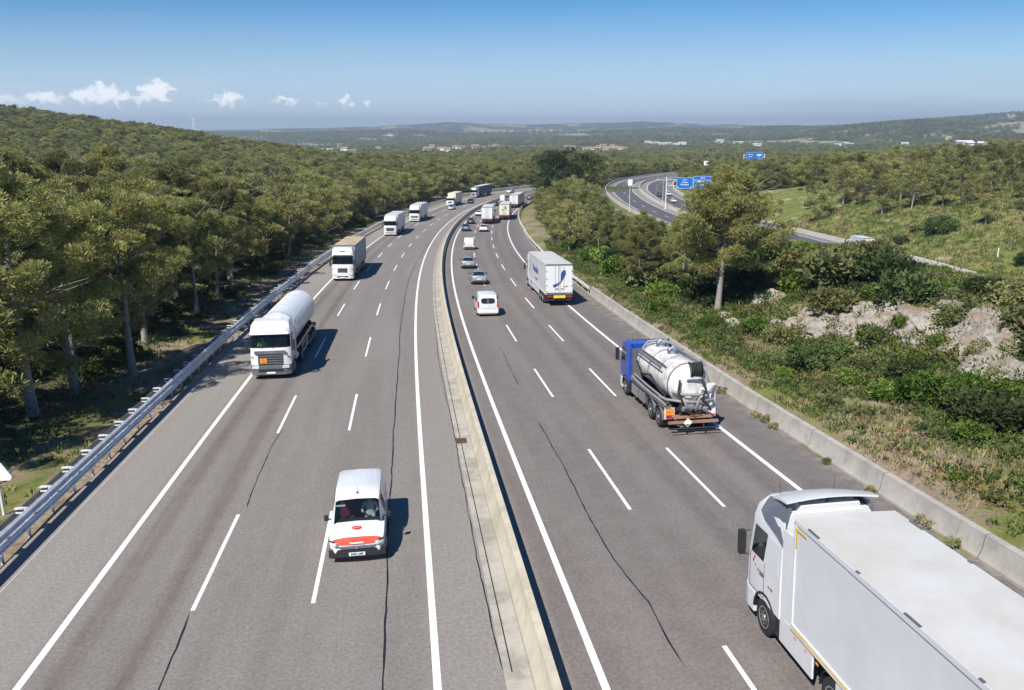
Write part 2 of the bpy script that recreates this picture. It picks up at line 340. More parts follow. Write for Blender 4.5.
def rockmat():
    m, nt, N, K, b = _nt('limestone'); g = G(nt); tc = N.new('ShaderNodeTexCoord'); v = tc.outputs['Object']
    n1 = g.noise(v, .7, 6, .7); n2 = g.noise(v, 3.2, 7, .75, (1, 1, 2.2)); n3 = g.noise(v, 9, 4, .7)
    c = g.mix(g.ramp(n1, .4, .62), (.43, .39, .325), (.28, .215, .15)); c = g.mix(g.ramp(n2, .46, .36), c, (.09, .08, .07)); c = g.mix(g.ramp(n3, .5, .8, 0, .5), c, (.50, .46, .40))
    K.new(c, b.inputs['Base Color']); b.inputs['Roughness'].default_value = .95
    bp = N.new('ShaderNodeBump'); bp.inputs['Strength'].default_value = 1; bp.inputs['Distance'].default_value = .18; K.new(n2, bp.inputs['Height']); K.new(bp.outputs[0], b.inputs['Normal'])
    return m

# ------------------------------------------------------------------ mesh helpers
def meta(o, label=None, cat=None, group=None, kind=None):
    for k, v in (('label', label), ('category', cat), ('group', group), ('kind', kind)):
        if v: o[k] = v
    return o
class MB:
    def __init__(s): s.v = []; s.f = []; s.m = []; s.uv = None
    def face(s, pts, m=0):
        b = len(s.v); s.v += [tuple(map(float, p)) for p in pts]; s.f.append(tuple(range(b, b+len(pts)))); s.m.append(m); return s
    def box(s, c, d, m=0, rz=0, rx=0, taper=1):
        M = Matrix.Rotation(rz, 3, 'Z') @ Matrix.Rotation(rx, 3, 'X'); b = len(s.v)
        for z in (-.5, .5):
            k = taper if z > 0 else 1
            for x, y in ((-.5, -.5), (.5, -.5), (.5, .5), (-.5, .5)):
                q = M @ Vector((x*d[0]*k, y*d[1]*k, z*d[2])); s.v.append((q.x+c[0], q.y+c[1], q.z+c[2]))
        for q in ((3, 2, 1, 0), (4, 5, 6, 7), (0, 1, 5, 4), (1, 2, 6, 5), (2, 3, 7, 6), (3, 0, 4, 7)): s.f.append(tuple(b+i for i in q)); s.m.append(m)
        return s
    def loft(s, rings, m=0, caps=True, route=None, closed=True):
        """rings: equal-length point lists; route(i,j) -> other MB (or None to leave open) for that face"""
        b = len(s.v); n = len(rings[0])
        for r in rings: s.v += [tuple(map(float, p)) for p in r]
        for i in range(len(rings)-1):
            for j in range(n if closed else n-1):
                k = (j+1) % n
                if route:
                    t = route(i, j)
                    if t is not s:
                        if t is not None: t.face([rings[i][j], rings[i][k], rings[i+1][k], rings[i+1][j]])
                        continue
                s.f.append((b+i*n+j, b+i*n+k, b+(i+1)*n+k, b+(i+1)*n+j)); s.m.append(m)
        if caps and closed:
            s.f.append(tuple(b+j for j in reversed(range(n)))); s.m.append(m)
            s.f.append(tuple(b+(len(rings)-1)*n+j for j in range(n))); s.m.append(m)
        return s
    def cyl(s, p0, p1, r0, r1=None, n=12, m=0, caps=True):
        r1 = r0 if r1 is None else r1; p0 = Vector(p0); p1 = Vector(p1); d = (p1-p0).normalized()
        a = d.orthogonal().normalized(); c = d.cross(a)
        return s.loft([[p0+(a*math.cos(t)+c*math.sin(t))*r0 for t in [2*math.pi*i/n for i in range(n)]], [p1+(a*math.cos(t)+c*math.sin(t))*r1 for t in [2*math.pi*i/n for i in range(n)]]], m, caps)
    def tube(s, pts, r, n=8, m=0):
        pts = [Vector(p) for p in pts]; rings = []; rr = r if isinstance(r, (list, tuple)) else [r]*len(pts); a = None
        for i, p in enumerate(pts):
            d = (pts[min(i+1, len(pts)-1)]-pts[max(i-1, 0)]).normalized()
            a = (a - d*a.dot(d)).normalized() if a is not None and (a - d*a.dot(d)).length > 1e-4 else d.orthogonal().normalized()
            c = d.cross(a); rings.append([p+(a*math.cos(2*math.pi*k/n)+c*math.sin(2*math.pi*k/n))*rr[i] for k in range(n)])
        return s.loft(rings, m)
    def lathe(s, c, axis, prof, n=20, m=0):
        """prof: (distance along axis, radius)"""
        c = Vector(c); d = Vector(axis).normalized(); a = d.orthogonal().normalized(); e = d.cross(a)
        return s.loft([[c+d*t+(a*math.cos(2*math.pi*k/n)+e*math.sin(2*math.pi*k/n))*r for k in range(n)] for t, r in prof], m, True)
    def build(s, name, mats, parent=None, smooth=None, bevel=0, kind=None):
        me = bpy.data.meshes.new(name); me.from_pydata(s.v, [], s.f)
        for q in (mats if isinstance(mats, (list, tuple)) else [mats]): me.materials.append(q)
        me.polygons.foreach_set('material_index', s.m)
        if s.uv:
            uvl = me.uv_layers.new(name='UVMap'); li = np.zeros(len(me.loops), int); me.loops.foreach_get('vertex_index', li)
            uvl.data.foreach_set('uv', np.array(s.uv, np.float32)[li].ravel())
        if smooth is not None:
            me.polygons.foreach_set('use_smooth', [True]*len(me.polygons))
            try: me.set_sharp_from_angle(angle=R(smooth))
            except Exception: pass
        me.update(); ob = bpy.data.objects.new(name, me); C.objects.link(ob)
        if parent: ob.parent = parent
        if bevel:
            md = ob.modifiers.new('bevel', 'BEVEL'); md.width = bevel; md.segments = 2; md.limit_method = 'ANGLE'; md.angle_limit = R(35)
        if kind: ob['kind'] = kind
        return ob
def npmesh(name, V, F, mats, parent=None, mi=None, smooth=False):
    """fast mesh: V (n,3), F (m,k) all faces of one size"""
    me = bpy.data.meshes.new(name); V = np.asarray(V, np.float32); F = np.asarray(F, np.int32); k = F.shape[1]
    me.vertices.add(len(V)); me.vertices.foreach_set('co', V.ravel()); me.loops.add(F.size); me.loops.foreach_set('vertex_index', F.ravel())
    me.polygons.add(len(F)); me.polygons.foreach_set('loop_start', np.arange(0, F.size, k, dtype=np.int32))
    for q in (mats if isinstance(mats, (list, tuple)) else [mats]): me.materials.append(q)
    if mi is not None: me.polygons.foreach_set('material_index', mi)
    me.polygons.foreach_set('use_smooth', [smooth]*len(F)); me.update(calc_edges=True); me.validate()
    ob = bpy.data.objects.new(name, me); C.objects.link(ob)
    if parent: ob.parent = parent
    return ob
def empty(name, loc=(0, 0, 0)):
    o = bpy.data.objects.new(name, None); o.empty_display_size = .3; o.location = loc; C.objects.link(o); return o
def copy_tree(o, parent=None):
    c = o.copy(); C.objects.link(c); c.parent = parent
    for ch in list(o.children): copy_tree(ch, c)
    return c
def ribbon(mb, path, s0, s1, oa, ob_, h=0., step=2., m=0, uv=False, thick=None):
    """flat strip between two offsets along a road; oa/ob_ may be functions of s"""
    n = max(1, int(math.ceil((s1-s0)/step))); fa = oa if callable(oa) else (lambda s: oa); fb = ob_ if callable(ob_) else (lambda s: ob_)
    b = len(mb.v)
    for i in range(n+1):
        s = s0+(s1-s0)*i/n
        for o in (fa(s), fb(s)):
            mb.v.append(tuple(path(s, o, h)));
            if mb.uv is not None: mb.uv.append((o, s))
        if i: mb.f.append((b+2*i-2, b+2*i-1, b+2*i+1, b+2*i)); mb.m.append(m)
def sweep(mb, path, s0, s1, prof, step=2., m=0, closed=True, off=lambda s: 0.):
    n = max(1, int(math.ceil((s1-s0)/step)))
    mb.loft([[path(s0+(s1-s0)*i/n, o+off(s0+(s1-s0)*i/n), z) for o, z in prof] for i in range(n+1)], m, closed, None, closed)

# ------------------------------------------------------------------ terrain
def fields(x, y): return (wnoise(x, y, 620, 40) + .6*wnoise(x, y, 190, 20))*sm(y, 1000, 1350)
def build_ground():
    def axis(a, b, d0, k):
        out = [0.]
        while out[-1] < b: out.append(out[-1]+d0+k*abs(out[-1]))
        neg = [0.]
        while neg[-1] > a: neg.append(neg[-1]-d0-k*abs(neg[-1]))
        return np.array(neg[:0:-1]+out)
    xs = axis(-7500, 7500, 1.1, .011); ys = axis(-90, 10500, 1.1, .010)
    X, Y = np.meshgrid(xs, ys); H, o, s, ob, sb = ground(X, Y, True)
    m = (np.abs(X) < 70) & (Y < 140)
    ny, nx = X.shape; V = np.stack([X, Y, H], -1).reshape(-1, 3)
    idx = np.arange(ny*nx).reshape(ny, nx); F = np.stack([idx[:-1, :-1], idx[:-1, 1:], idx[1:, 1:], idx[1:, :-1]], -1).reshape(-1, 4)
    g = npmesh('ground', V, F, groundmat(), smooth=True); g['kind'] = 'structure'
    near = (np.abs(o) < 900)
    gn = wnoise(X, Y, 9, 45); gw = wnoise(X, Y, 3.5, 50)
    grass = np.where(o > 0, .62 + .25*gn + .2*gw, .30 + .35*gn + .25*gw)
    grass = np.where((o > 15) & (o < 22), .38+.35*gn+.25*gw, grass); grass = np.where((o < -15.9) & (o > -18), .05+.2*gw, grass)
    grass = np.where(ob > 15, .8 + .25*gn, grass); grass = np.where(~near, .6, grass)
    rock = np.zeros_like(X); u = o-15.9
    rock = np.where((u > 8) & (u < 18) & (s < 95), .55 - np.abs(u-12.5)*.07 + .25*gn, 0); rock = np.where((ob > 18) & (ob < 60), .28+.25*gn, rock)
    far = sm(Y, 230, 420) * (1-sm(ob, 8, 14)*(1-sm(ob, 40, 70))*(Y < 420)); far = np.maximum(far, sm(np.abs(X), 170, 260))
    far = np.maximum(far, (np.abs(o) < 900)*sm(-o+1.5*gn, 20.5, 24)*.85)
    rock = np.where(Y > 900, sm(fields(X, Y), .46, .56), rock)
    col = np.stack([grass, rock, far, np.ones_like(X)], -1).reshape(-1, 4).clip(0, 1).astype(np.float32)
    a = g.data.color_attributes.new('cover', 'FLOAT_COLOR', 'POINT'); a.data.foreach_set('color', col.ravel())
    return g
build_ground()

# ------------------------------------------------------------------ main motorway
ASPH = asphalt('asphalt'); CONC = concrete('cast_concrete'); PAINT = paintmat(); GALV = mat('galvanised_steel', (.70, .72, .73), .55, .1, .25, 2)
CONC2 = concrete('weathered_wall_concrete', (.42, .39, .345), (.32, .30, .26), (.22, .20, .17))
DARK = mat('black_rubber_and_steel', (.02, .02, .022), .6, 0, .3, 4); TAR = mat('crack_sealing_tar', (.018, .018, .02), .45)
wallo = lambda s: float(np.interp(s, [0, 26, 40, 68, 72, 120, 166, 200, 246, 300, 420], [14.87, 14.9, 15.25, 15.6, 15.7, 15.8, 15.6, 14.6, 12.9, 12.9, 12.9]))
def build_main_road():
    mb = MB(); mb.uv = []
    s0, s1 = -52, 338; n = int((s1-s0)/2); os_ = [-16.32, -12.8, -9.3, -5.8, -2.3, 0, 1.8, 5.3, 8.8, 12.3]
    for i in range(n+1):
        s = s0+(s1-s0)*i/n
        for o in os_+[wallo(s)+.05]: mb.v.append(tuple(at(s, o))); mb.uv.append((o, s))
    k = len(os_)+1
    for i in range(n):
        for j in range(k-1): a = i*k+j; mb.f.append((a, a+1, a+1+k, a+k)); mb.m.append(0)
    mb.build('road', ASPH, kind='structure')
    p = MB(); e = .004
    for o in (-12.8, -2.3, 1.77, 12.27): ribbon(p, at, -50, 337, o-.1, o+.1, e)
    ribbon(p, at, 5, 70, -15.606, -15.59, e)
    for o, ph, per, ln in ((-9.3, 7.6, 16.95, 7.0), (-5.8, 7.4, 16.95, 6.9), (5.27, 12.3-16.1, 16.15, 7.0), (8.77, 12.0-16.1, 16.05, 6.9)):
        k = -3
        while ph+k*per < 325: ribbon(p, at, ph+k*per, ph+k*per+ln, o-.065, o+.065, e, 1.8); k += 1
    p.build('road_markings', PAINT, kind='structure')
    t = MB()
    def crack(pts, w=.035):
        q = []
        for (sa, oa), (sb_, ob_) in zip(pts[:-1], pts[1:]):
            n = max(1, int(abs(sb_-sa)/.45))
            q += [(sa+(sb_-sa)*i/n, oa+(ob_-oa)*i/n) for i in range(n)]
        q.append(pts[-1]); b = len(t.v); x = 0
        for i, (s, o) in enumerate(q):
            x = x*.9+rng.normal()*.013; ww = w*(.6+.6*rng.random())*(1 if 0 < i < len(q)-1 else .1)
            t.v += [tuple(at(s, o+x-ww, .003)), tuple(at(s, o+x+ww, .003))]
            if i: t.f.append((b+2*i-2, b+2*i-1, b+2*i+1, b+2*i)); t.m.append(0)
    crack([(-5, -3.5), (2.8, -3.56), (6.6, -3.6), (12, -3.64), (24, -3.57), (34, -3.46), (47, -3.5), (61, -3.5), (83, -3.48), (103, -3.18), (134, -2.56), (180, -2.45)], .032)
    crack([(.5, -9.1), (3.75, -9.16), (7.53, -9.36)], .03); crack([(15.2, -9.1), (19.4, -9.25), (22.4, -9.3), (25, -9.2)], .025)
    crack([(24.3, 3.63), (18.2, 3.72), (12.6, 3.61), (8.5, 3.63), (5.7, 4.0), (3.7, 3.91), (2.4, 3.96)][::-1], .026); crack([(31.5, 3.74), (42.4, 3.85)], .02)
    crack([(3, -.6), (10, -.68), (20, -.6), (36, -.75), (66, -.55), (100, -.35), (150, -.4)], .02)
    t.build('sealed_cracks', TAR, kind='structure')
    gt = MB(); ribbon(gt, at, -50, 330, -.62, .06, .006); gt.build('gutter', CONC, kind='structure')
    sl = MB(); ribbon(sl, at, 3, 200, -.42, -.385, .010); sl.build('gutter_slot', DARK, kind='structure')
    d = MB(); d.box((0, 0, .02), (.5, .7, .02), 0)
    for i in range(7): d.box((-.2+i*.066, 0, .034), (.03, .6, .012), 1)
    g = d.build('drain_grate', [mat('rusty_iron', (.16, .085, .05), .8), DARK]); g.location = at(21.6, -.38, .0); g.rotation_euler = (0, 0, .13)
    meta(g, 'small rusty square drain grate set in the concrete gutter beside the median barrier', 'drain')
build_main_road()
def build_barriers():
    b = MB(); prof = [(-.30, 0), (-.30, .08), (-.19, .30), (-.11, .86), (.11, .86), (.19, .30), (.30, .08), (.30, 0)]
    sweep(b, at, -50, 337, prof[::-1], 1.5, off=lambda s: .38)
    o = b.build('median_barrier', concrete('sandy_concrete', (.56, .50, .38), (.44, .39, .29), (.25, .21, .15)), smooth=30)
    meta(o, 'long sandy concrete safety barrier curving between the two carriageways', 'barrier')
    st = MB()
    for q in np.arange(-40, 200, 6.): 
        st.box((*at(q, .38)[:2], at(q, .38)[2]+.45), (.64, .025, .9), 0, -np.interp(q, S, TH))
    w = MB(); wp = [(0, 0), (0, .10), (.10, .30), (.17, .88), (.42, .88), (.50, 0)]
    sweep(w, at, -50, 68, wp[::-1], 1.5, off=wallo)
    o = w.build('concrete_wall', CONC2, smooth=25); meta(o, 'low pale grey concrete wall along the right hard shoulder below the planted bank', 'wall')
    j = MB()
    for q in np.arange(-44, 66, 5.6):
        c = lambda oo, z, ds=0: tuple(at(q+ds, wallo(q)+oo, z))
        j.face([c(-.003, .02, -.012), c(-.003, .02, .012), c(-.003, .10, .012), c(-.003, .10, -.012)]); j.face([c(-.003, .10, -.012), c(-.003, .10, .012), c(.097, .30, .012), c(.097, .30, -.012)])
        j.face([c(.097, .30, -.012), c(.097, .30, .012), c(.167, .883, .012), c(.167, .883, -.012)]); j.face([c(.167, .883, -.012), c(.167, .883, .012), c(.42, .883, .012), c(.42, .883, -.012)])
    j.build('joint', DARK, o)
    def wbeam(mb, s0, s1, o, zc, sgn=1, hh=.155, step=2., off=lambda s: 0.):
        p = [(0, -1), (.03, -.82), (.08, -.62), (.08, -.42), (.01, -.2), (.01, .2), (.08, .42), (.08, .62), (.03, .82), (0, 1)]
        pr = [(o+sgn*a, zc+b_*hh) for a, b_ in p]; bk = [(o-sgn*.006+sgn*a*.9, zc+b_*hh) for a, b_ in p[::-1]]
        sweep(mb, at, s0, s1, pr+bk, step, off=off)
    r = empty('guard_rail', at(0, -16.5)); inv = Matrix.Translation(-Vector(at(0, -16.5)))
    for nm, z, hh in (('upper_beam', .93, .175), ('lower_beam', .55, .17)):
        q = MB(); wbeam(q, -50, 337, -16.38, z, 1, hh); x = q.build(nm, GALV, r, smooth=40); x.data.transform(inv)
    q = MB(); sweep(q, at, -50, 337, [(-17.02, .62), (-17.02, .84), (-16.99, .84), (-16.99, .62)], 2); x = q.build('back_beam', mat('dull_steel', (.20, .21, .22), .6, .5, .3), r); x.data.transform(inv)
    ps = list(np.arange(-.3, 200, 2.09)); pm = MB()
    def post(mb, s):
        t = -np.interp(s, S, TH); c = at(s, -16.62)
        mb.box((c[0], c[1], c[2]+.40), (.055, .12, 1.20), 0, t); c2 = at(s, -16.48); mb.box((c2[0], c2[1], c2[2]+.90), (.22, .10, .16), 0, t); mb.box((c2[0], c2[1], c2[2]+.50), (.22, .08, .10), 0, t)
        c3 = at(s, -16.82); mb.box((c3[0], c3[1], c3[2]+.98), (.30, .16, .03), 0, t); mb.box((c3[0], c3[1], c3[2]+.80), (.30, .05, .05), 0, t)
    q = MB(); [post(q, s) for s in np.arange(200, 336, 2.09)]; x = q.build('post', GALV, r, kind='stuff'); x.data.transform(inv)
    for s in ps[:96]: q = MB(); post(q, s); x = q.build('post', GALV, r); x.data.transform(inv)
    meta(r, 'double-beam galvanised steel guard rail along the left verge in front of the pines', 'guard rail')
    r2 = empty('guard_rail', at(80, 15.9)); inv = Matrix.Translation(-Vector(at(80, 15.9)))
    q = MB(); wbeam(q, 68.5, 337, .15, .60, -1, .16, 2, wallo); x = q.build('beam', GALV, r2, smooth=40); x.data.transform(inv)
    for s in np.arange(70, 337, 4.):
        q = MB(); c = at(s, wallo(s)+.24); q.box((c[0], c[1], c[2]+.25), (.06, .11, .95), 0, -np.interp(s, S, TH)); x = q.build('post', GALV, r2); x.data.transform(inv)
    meta(r2, 'single-beam steel guard rail following the outer edge of the right bend beyond the concrete wall', 'guard rail')
    k = MB(); sweep(k, at, 68.2, 337, [(0.0, -.02), (0.0, .10), (.10, .10), (.10, -.02)], 2, off=lambda s: wallo(s)+.0); k.build('kerb', CONC, kind='structure')
build_barriers()

# ------------------------------------------------------------------ second motorway
def build_branch():
    A2 = asphalt('far_asphalt', False); a, b = 10, float(BS[-1])-20
    mb = MB(); mb.uv = []
    n = int((b-a)/4)
    os_ = [-14.6, -11.8, -3, 3, 11.8, 14.6]
    for i in range(n+1):
        for o in os_: mb.v.append(tuple(bat(a+(b-a)*i/n, o))); mb.uv.append((o, a+(b-a)*i/n))
    for i in range(n):
        for j in range(5): q = i*6+j; mb.f.append((q, q+1, q+7, q+6)); mb.m.append(0)
    mb.build('far_road', A2, kind='structure')
    p = MB()
    for o in (-11.5, -3.2, 3.2, 11.5): ribbon(p, bat, a, b, o-.11, o+.11, .012, 4)
    for o in (-7.3, 7.3):
        s = a
        while s < 560: ribbon(p, bat, s, s+5, o-.08, o+.08, .012, 2.5); s += 17
    p.build('far_road_markings', PAINT, kind='structure')
    P = concrete('pale_concrete', (.56, .53, .47), (.46, .43, .38), (.34, .31, .27))
    q = MB(); sweep(q, bat, a, b, [(-.3, 0), (-.12, .85), (.12, .85), (.3, 0)][::-1], 4); o = q.build('median_barrier', P, smooth=30)
    meta(o, 'pale concrete median barrier of the second motorway in the dip on the right', 'barrier')
    q = MB(); sweep(q, bat, a, b, [(14.3, 0), (14.42, .95), (14.75, .95), (14.85, -.3)][::-1], 4); o = q.build('concrete_wall', P, smooth=30)
    meta(o, 'long white concrete parapet below the grassy hillside on the far side of the second motorway', 'wall')
    q = MB(); sweep(q, bat, a, b, [(-14.85, -.3), (-14.75, .8), (-14.5, .8), (-14.4, 0)][::-1], 4); o = q.build('concrete_wall', P, smooth=30)
    meta(o, 'white concrete parapet on the near side of the second motorway, left edge of its bend', 'wall')
build_branch()
#ROADS_END

# ------------------------------------------------------------------ vegetation
LEAF_PINE = leafmat('pine_needles', (.088, .115, .044), (.31, .31, .10), .6, .36)
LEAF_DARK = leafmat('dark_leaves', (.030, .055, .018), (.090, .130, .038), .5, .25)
LEAF_OLIVE = leafmat('olive_leaves', (.075, .098, .038), (.21, .215, .08), .6, .25)
LEAF_BRIGHT = leafmat('bright_leaves', (.055, .110, .018), (.150, .230, .040), .5, .3)
LEAF_DRY = leafmat('yellowing_leaves', (.16, .15, .03), (.32, .27, .08), .7, .3)
BARK = mat('grey_pine_bark', (.30, .265, .235), .9, 0, .45, 5, bump=.8); TWIG = mat('pale_twigs', (.36, .33, .29), .9, 0, .3, 6)

def leaves(rg, centres, radii, per, size, flat=.65, up=.35, aspect=.28):
    """cloud of small narrow quads over each clump's shell; returns V, F"""
    out = []
    for c, r, n in zip(centres, radii, per):
        d = rg.normal(size=(n, 3)); d /= np.linalg.norm(d, axis=1)[:, None]; d[:, 2] = np.abs(d[:, 2])*np.where(rg.random(n) < .78, 1, -1)
        rad = r*(.55+.5*rg.random(n)**.6)[:, None]; P = c + d*rad*np.array([1, 1, flat])
        ax = d*.8 + rg.normal(size=(n, 3))*.55 + np.array([0, 0, up]); ax /= np.linalg.norm(ax, axis=1)[:, None]
        w = np.cross(ax, rg.normal(size=(n, 3))); w /= np.linalg.norm(w, axis=1)[:, None]
        L = size*(.6+.8*rg.random(n))[:, None]; W = L*aspect
        out.append(np.stack([P-w*W*.5, P+w*W*.5, P+ax*L+w*W*.35, P+ax*L-w*W*.35], 1))
    V = np.concatenate(out).reshape(-1, 3); return V, np.arange(len(V)).reshape(-1, 4)
def pine_parts(seed, hgt, rad, base=.33, nclump=70, per=80, leaf=.34, lean=.04, ragged=1., trunk=True, csize=1.0, cone=False):
    rg = np.random.default_rng(seed); rd = random.Random(seed); mb = MB(); tr = hgt*.021
    bend = [np.array([0, 0, -.4])]; n = 7; dx, dy = rd.uniform(-lean, lean), rd.uniform(-lean, lean)
    for i in range(1, n+1):
        z = hgt*.93*i/n; dx += rd.uniform(-.02, .02); dy += rd.uniform(-.02, .02); bend.append(np.array([dx*z, dy*z, z]))
    mb.tube(bend, [tr*1.25]+[tr*(1-.85*i/n) for i in range(1, n+1)], 7)
    tpos = lambda z: np.array([np.interp(z, [b[2] for b in bend], [b[i] for b in bend]) for i in range(3)])
    cen = []; rr = []
    # limbs leave the trunk at uneven heights; clumps sit along and at the end of them
    nl = max(9, nclump//5)
    for i in range(nl):
        f = base + (1-base)*((i+.5)/nl)**.85*.93; z0 = hgt*f*.93; a = i*2.4+rd.uniform(-.5, .5)
        w = math.sin(math.pi*min(1, max(.0, (f-base*.75)/(1.08-base*.75)))**.75)**.7
        if cone: w = min(1, (1.05-f)*1.9)*min(1, .5+(f-base)*4)
        L = rad*max(.25, w)*(1+ragged*rd.uniform(-.38, .3)); rise = .25+.35*f
        p0 = tpos(z0); tip = p0+np.array([math.cos(a)*L, math.sin(a)*L, L*rise*rd.uniform(.4, 1.1)])
        midp = (p0+tip)/2+np.array([0, 0, -.06*L]); mb.tube([p0, midp, tip], [tr*.36*(1.15-f), tr*.22*(1.15-f), .015], 4)
        k = max(2, int(nclump/nl))
        for j in range(k):
            t = 1-.75*(j/k)**1.2; c = p0+(tip-p0)*t + rg.normal(size=3)*np.array([.35, .35, .25])*rad*.22
            cen.append(c); rr.append(csize*(.42+.30*rd.random())*(rad/3.0)**.5)
    for i in range(16):      # dead, bleached twigs showing through the needles
        f = rd.uniform(base*.8, .95); p0 = tpos(hgt*f*.93); a = rd.uniform(0, 6.28); L = rad*rd.uniform(.6, 1.15); p1 = p0+np.array([math.cos(a)*L, math.sin(a)*L, L*rd.uniform(.1, .8)])
        mb.tube([p0, (p0+p1)/2+rg.normal(size=3)*.12, p1], [.035, .026, .012], 4)
        for _ in range(2): q = p0+(p1-p0)*rd.uniform(.5, .9); mb.tube([q, q+rg.normal(size=3)*.35+np.array([0, 0, .3])], [.016, .008], 3)
    for j in range(5): cen.append(tpos(hgt*.93)+rg.normal(size=3)*np.array([.4, .4, .3])); rr.append(.6*csize)
    V, F = leaves(rg, cen, rr, [int(per*(.7+.6*rd.random())) for _ in cen], leaf)
    return mb, V, F
def make_pine(name, *a, leafm=None, bark=None, **k):
    mb, V, F = pine_parts(*a, **k); r = empty(name)
    t = mb.build('trunk', bark or BARK, r, smooth=60); npmesh('crown', V, F, leafm or LEAF_PINE, r); return r
def make_bush(name, seed, rad, hgt, nclump, per, leaf, leafm, aspect=.55):
    rg = np.random.default_rng(seed); rd = random.Random(seed); mb = MB(); cen = []; rr = []
    for i in range(nclump):
        a = rd.uniform(0, 6.28); q = math.sqrt(rd.random())*rad*.78; z = hgt*(.25+.55*rd.random())*math.sqrt(max(.08, 1-(q/rad)**2))
        cen.append(np.array([math.cos(a)*q, math.sin(a)*q, z])); rr.append(rad*.30*(.7+.6*rd.random()))
        if i % 3 == 0: mb.tube([(0, 0, -.2), (math.cos(a)*q*.4, math.sin(a)*q*.4, z*.6), tuple(cen[-1])], [.04, .025, .008], 4)
    V, F = leaves(rg, cen, rr, [per]*nclump, leaf, .8, .3, aspect); r = empty(name)
    mb.build('stems', TWIG, r); npmesh('foliage', V, F, leafm, r); return r
def put(o, x, y, z=None, sc=1., rz=None, tilt=0.):
    o.location = (x, y, float(ground(np.array([x]), np.array([y]))[0]) if z is None else z)
    o.scale = (sc, sc, sc*random.uniform(.92, 1.1)) if not isinstance(sc, tuple) else sc
    o.rotation_euler = (random.uniform(-tilt, tilt), random.uniform(-tilt, tilt), random.uniform(0, 6.28) if rz is None else rz); return o

PROTO = {}
def spawn(key, maker, x, y, sc, label, cat, group, rz=None, tilt=.03):
    if key not in PROTO: PROTO[key] = o = maker()
    else: o = copy_tree(PROTO[key])
    put(o, x, y, None, sc, rz, tilt); meta(o, label, cat, group); return o
HI = [dict(hgt=11.5, rad=3.4, base=.15, nclump=95, per=330, leaf=.17), dict(hgt=12.5, rad=3.1, base=.20, nclump=110, per=320, leaf=.17), dict(hgt=10.5, rad=3.5, base=.30, nclump=100, per=310, leaf=.17),
      dict(hgt=12, rad=3.2, base=.26, nclump=100, per=330, leaf=.165, lean=.10), dict(hgt=9.5, rad=3.0, base=.10, nclump=90, per=310, leaf=.165), dict(hgt=12.8, rad=3.6, base=.24, nclump=120, per=330, leaf=.17, lean=.08)]
MID = [dict(hgt=9.5, rad=3.3, base=.2, nclump=60, per=75, leaf=.34, csize=1.25), dict(hgt=9, rad=3.0, base=.2, nclump=55, per=75, leaf=.34, csize=1.25), dict(hgt=10, rad=3.0, base=.25, nclump=55, per=75, leaf=.34, csize=1.2), dict(hgt=8, rad=3.4, base=.15, nclump=60, per=75, leaf=.34, csize=1.3)]
def hi(i): return lambda: make_pine('pine_tree', 100+i, **HI[i])
def midp(i): return lambda: make_pine('pine_tree', 200+i, **MID[i])

ROWS = None

def in_view(x, y, pad=26): return np.abs(x) < y*.64 + pad
def free(x, y):
    h, o, s, ob, sb = ground(x, y, True)
    ok = ((o < -20.5) | (np.abs(o) > 500) | (s > 352) | (s < -56) | (o > 18.5)) & ((np.abs(ob) > 18.5))
    return ok, h, o, s, ob, sb
def poisson(xs, ys, r, taken=None):
    cell = {}; keep = []
    def add(x, y, i): cell.setdefault((int(x//r), int(y//r)), []).append((x, y))
    if taken is not None:
        for x, y in taken: add(x, y, -1)
    for i, (x, y) in enumerate(zip(xs, ys)):
        cx, cy = int(x//r), int(y//r); good = True
        for a in (-1, 0, 1):
            for b in (-1, 0, 1):
                for q in cell.get((cx+a, cy+b), ()):
                    if (q[0]-x)**2+(q[1]-y)**2 < r*r: good = False; break
                if not good: break
            if not good: break
        if good: add(x, y, i); keep.append(i)
    return keep

TREES = []      # (x, y) of every individual tree
# --- single trees that stand out
def special():
    o = spawn('tall', lambda: make_pine('pine_tree', 7, hgt=12.5, rad=4.2, base=.30, nclump=250, per=300, leaf=.17, lean=.02, ragged=.75, csize=1.05, cone=True), 16.8, 65.5, 1.0,
              'tallest pine of the right bank, bare pale trunk rising from white rocks', 'tree', 'pines on the right bank', 1.2, 0); o.rotation_euler = (0, .055, 1.2); TREES.append((16.8, 65.5))
    o = spawn('clump', lambda: make_pine('pine_tree', 8, hgt=12.5, rad=5.0, base=.12, nclump=150, per=90, leaf=.36, leafm=LEAF_DARK, csize=1.35), 13.0, 245, 1.3,
              'big dark round tree at the outer edge of the bend where the motorway disappears', 'tree', None, 2, 0); TREES.append((13.0, 245))
    o = spawn('clump', None, 21.0, 250, 1.12, 'dark spreading tree just right of the big round tree at the bend', 'tree', None, 4, 0); TREES.append((21.0, 250))
special()
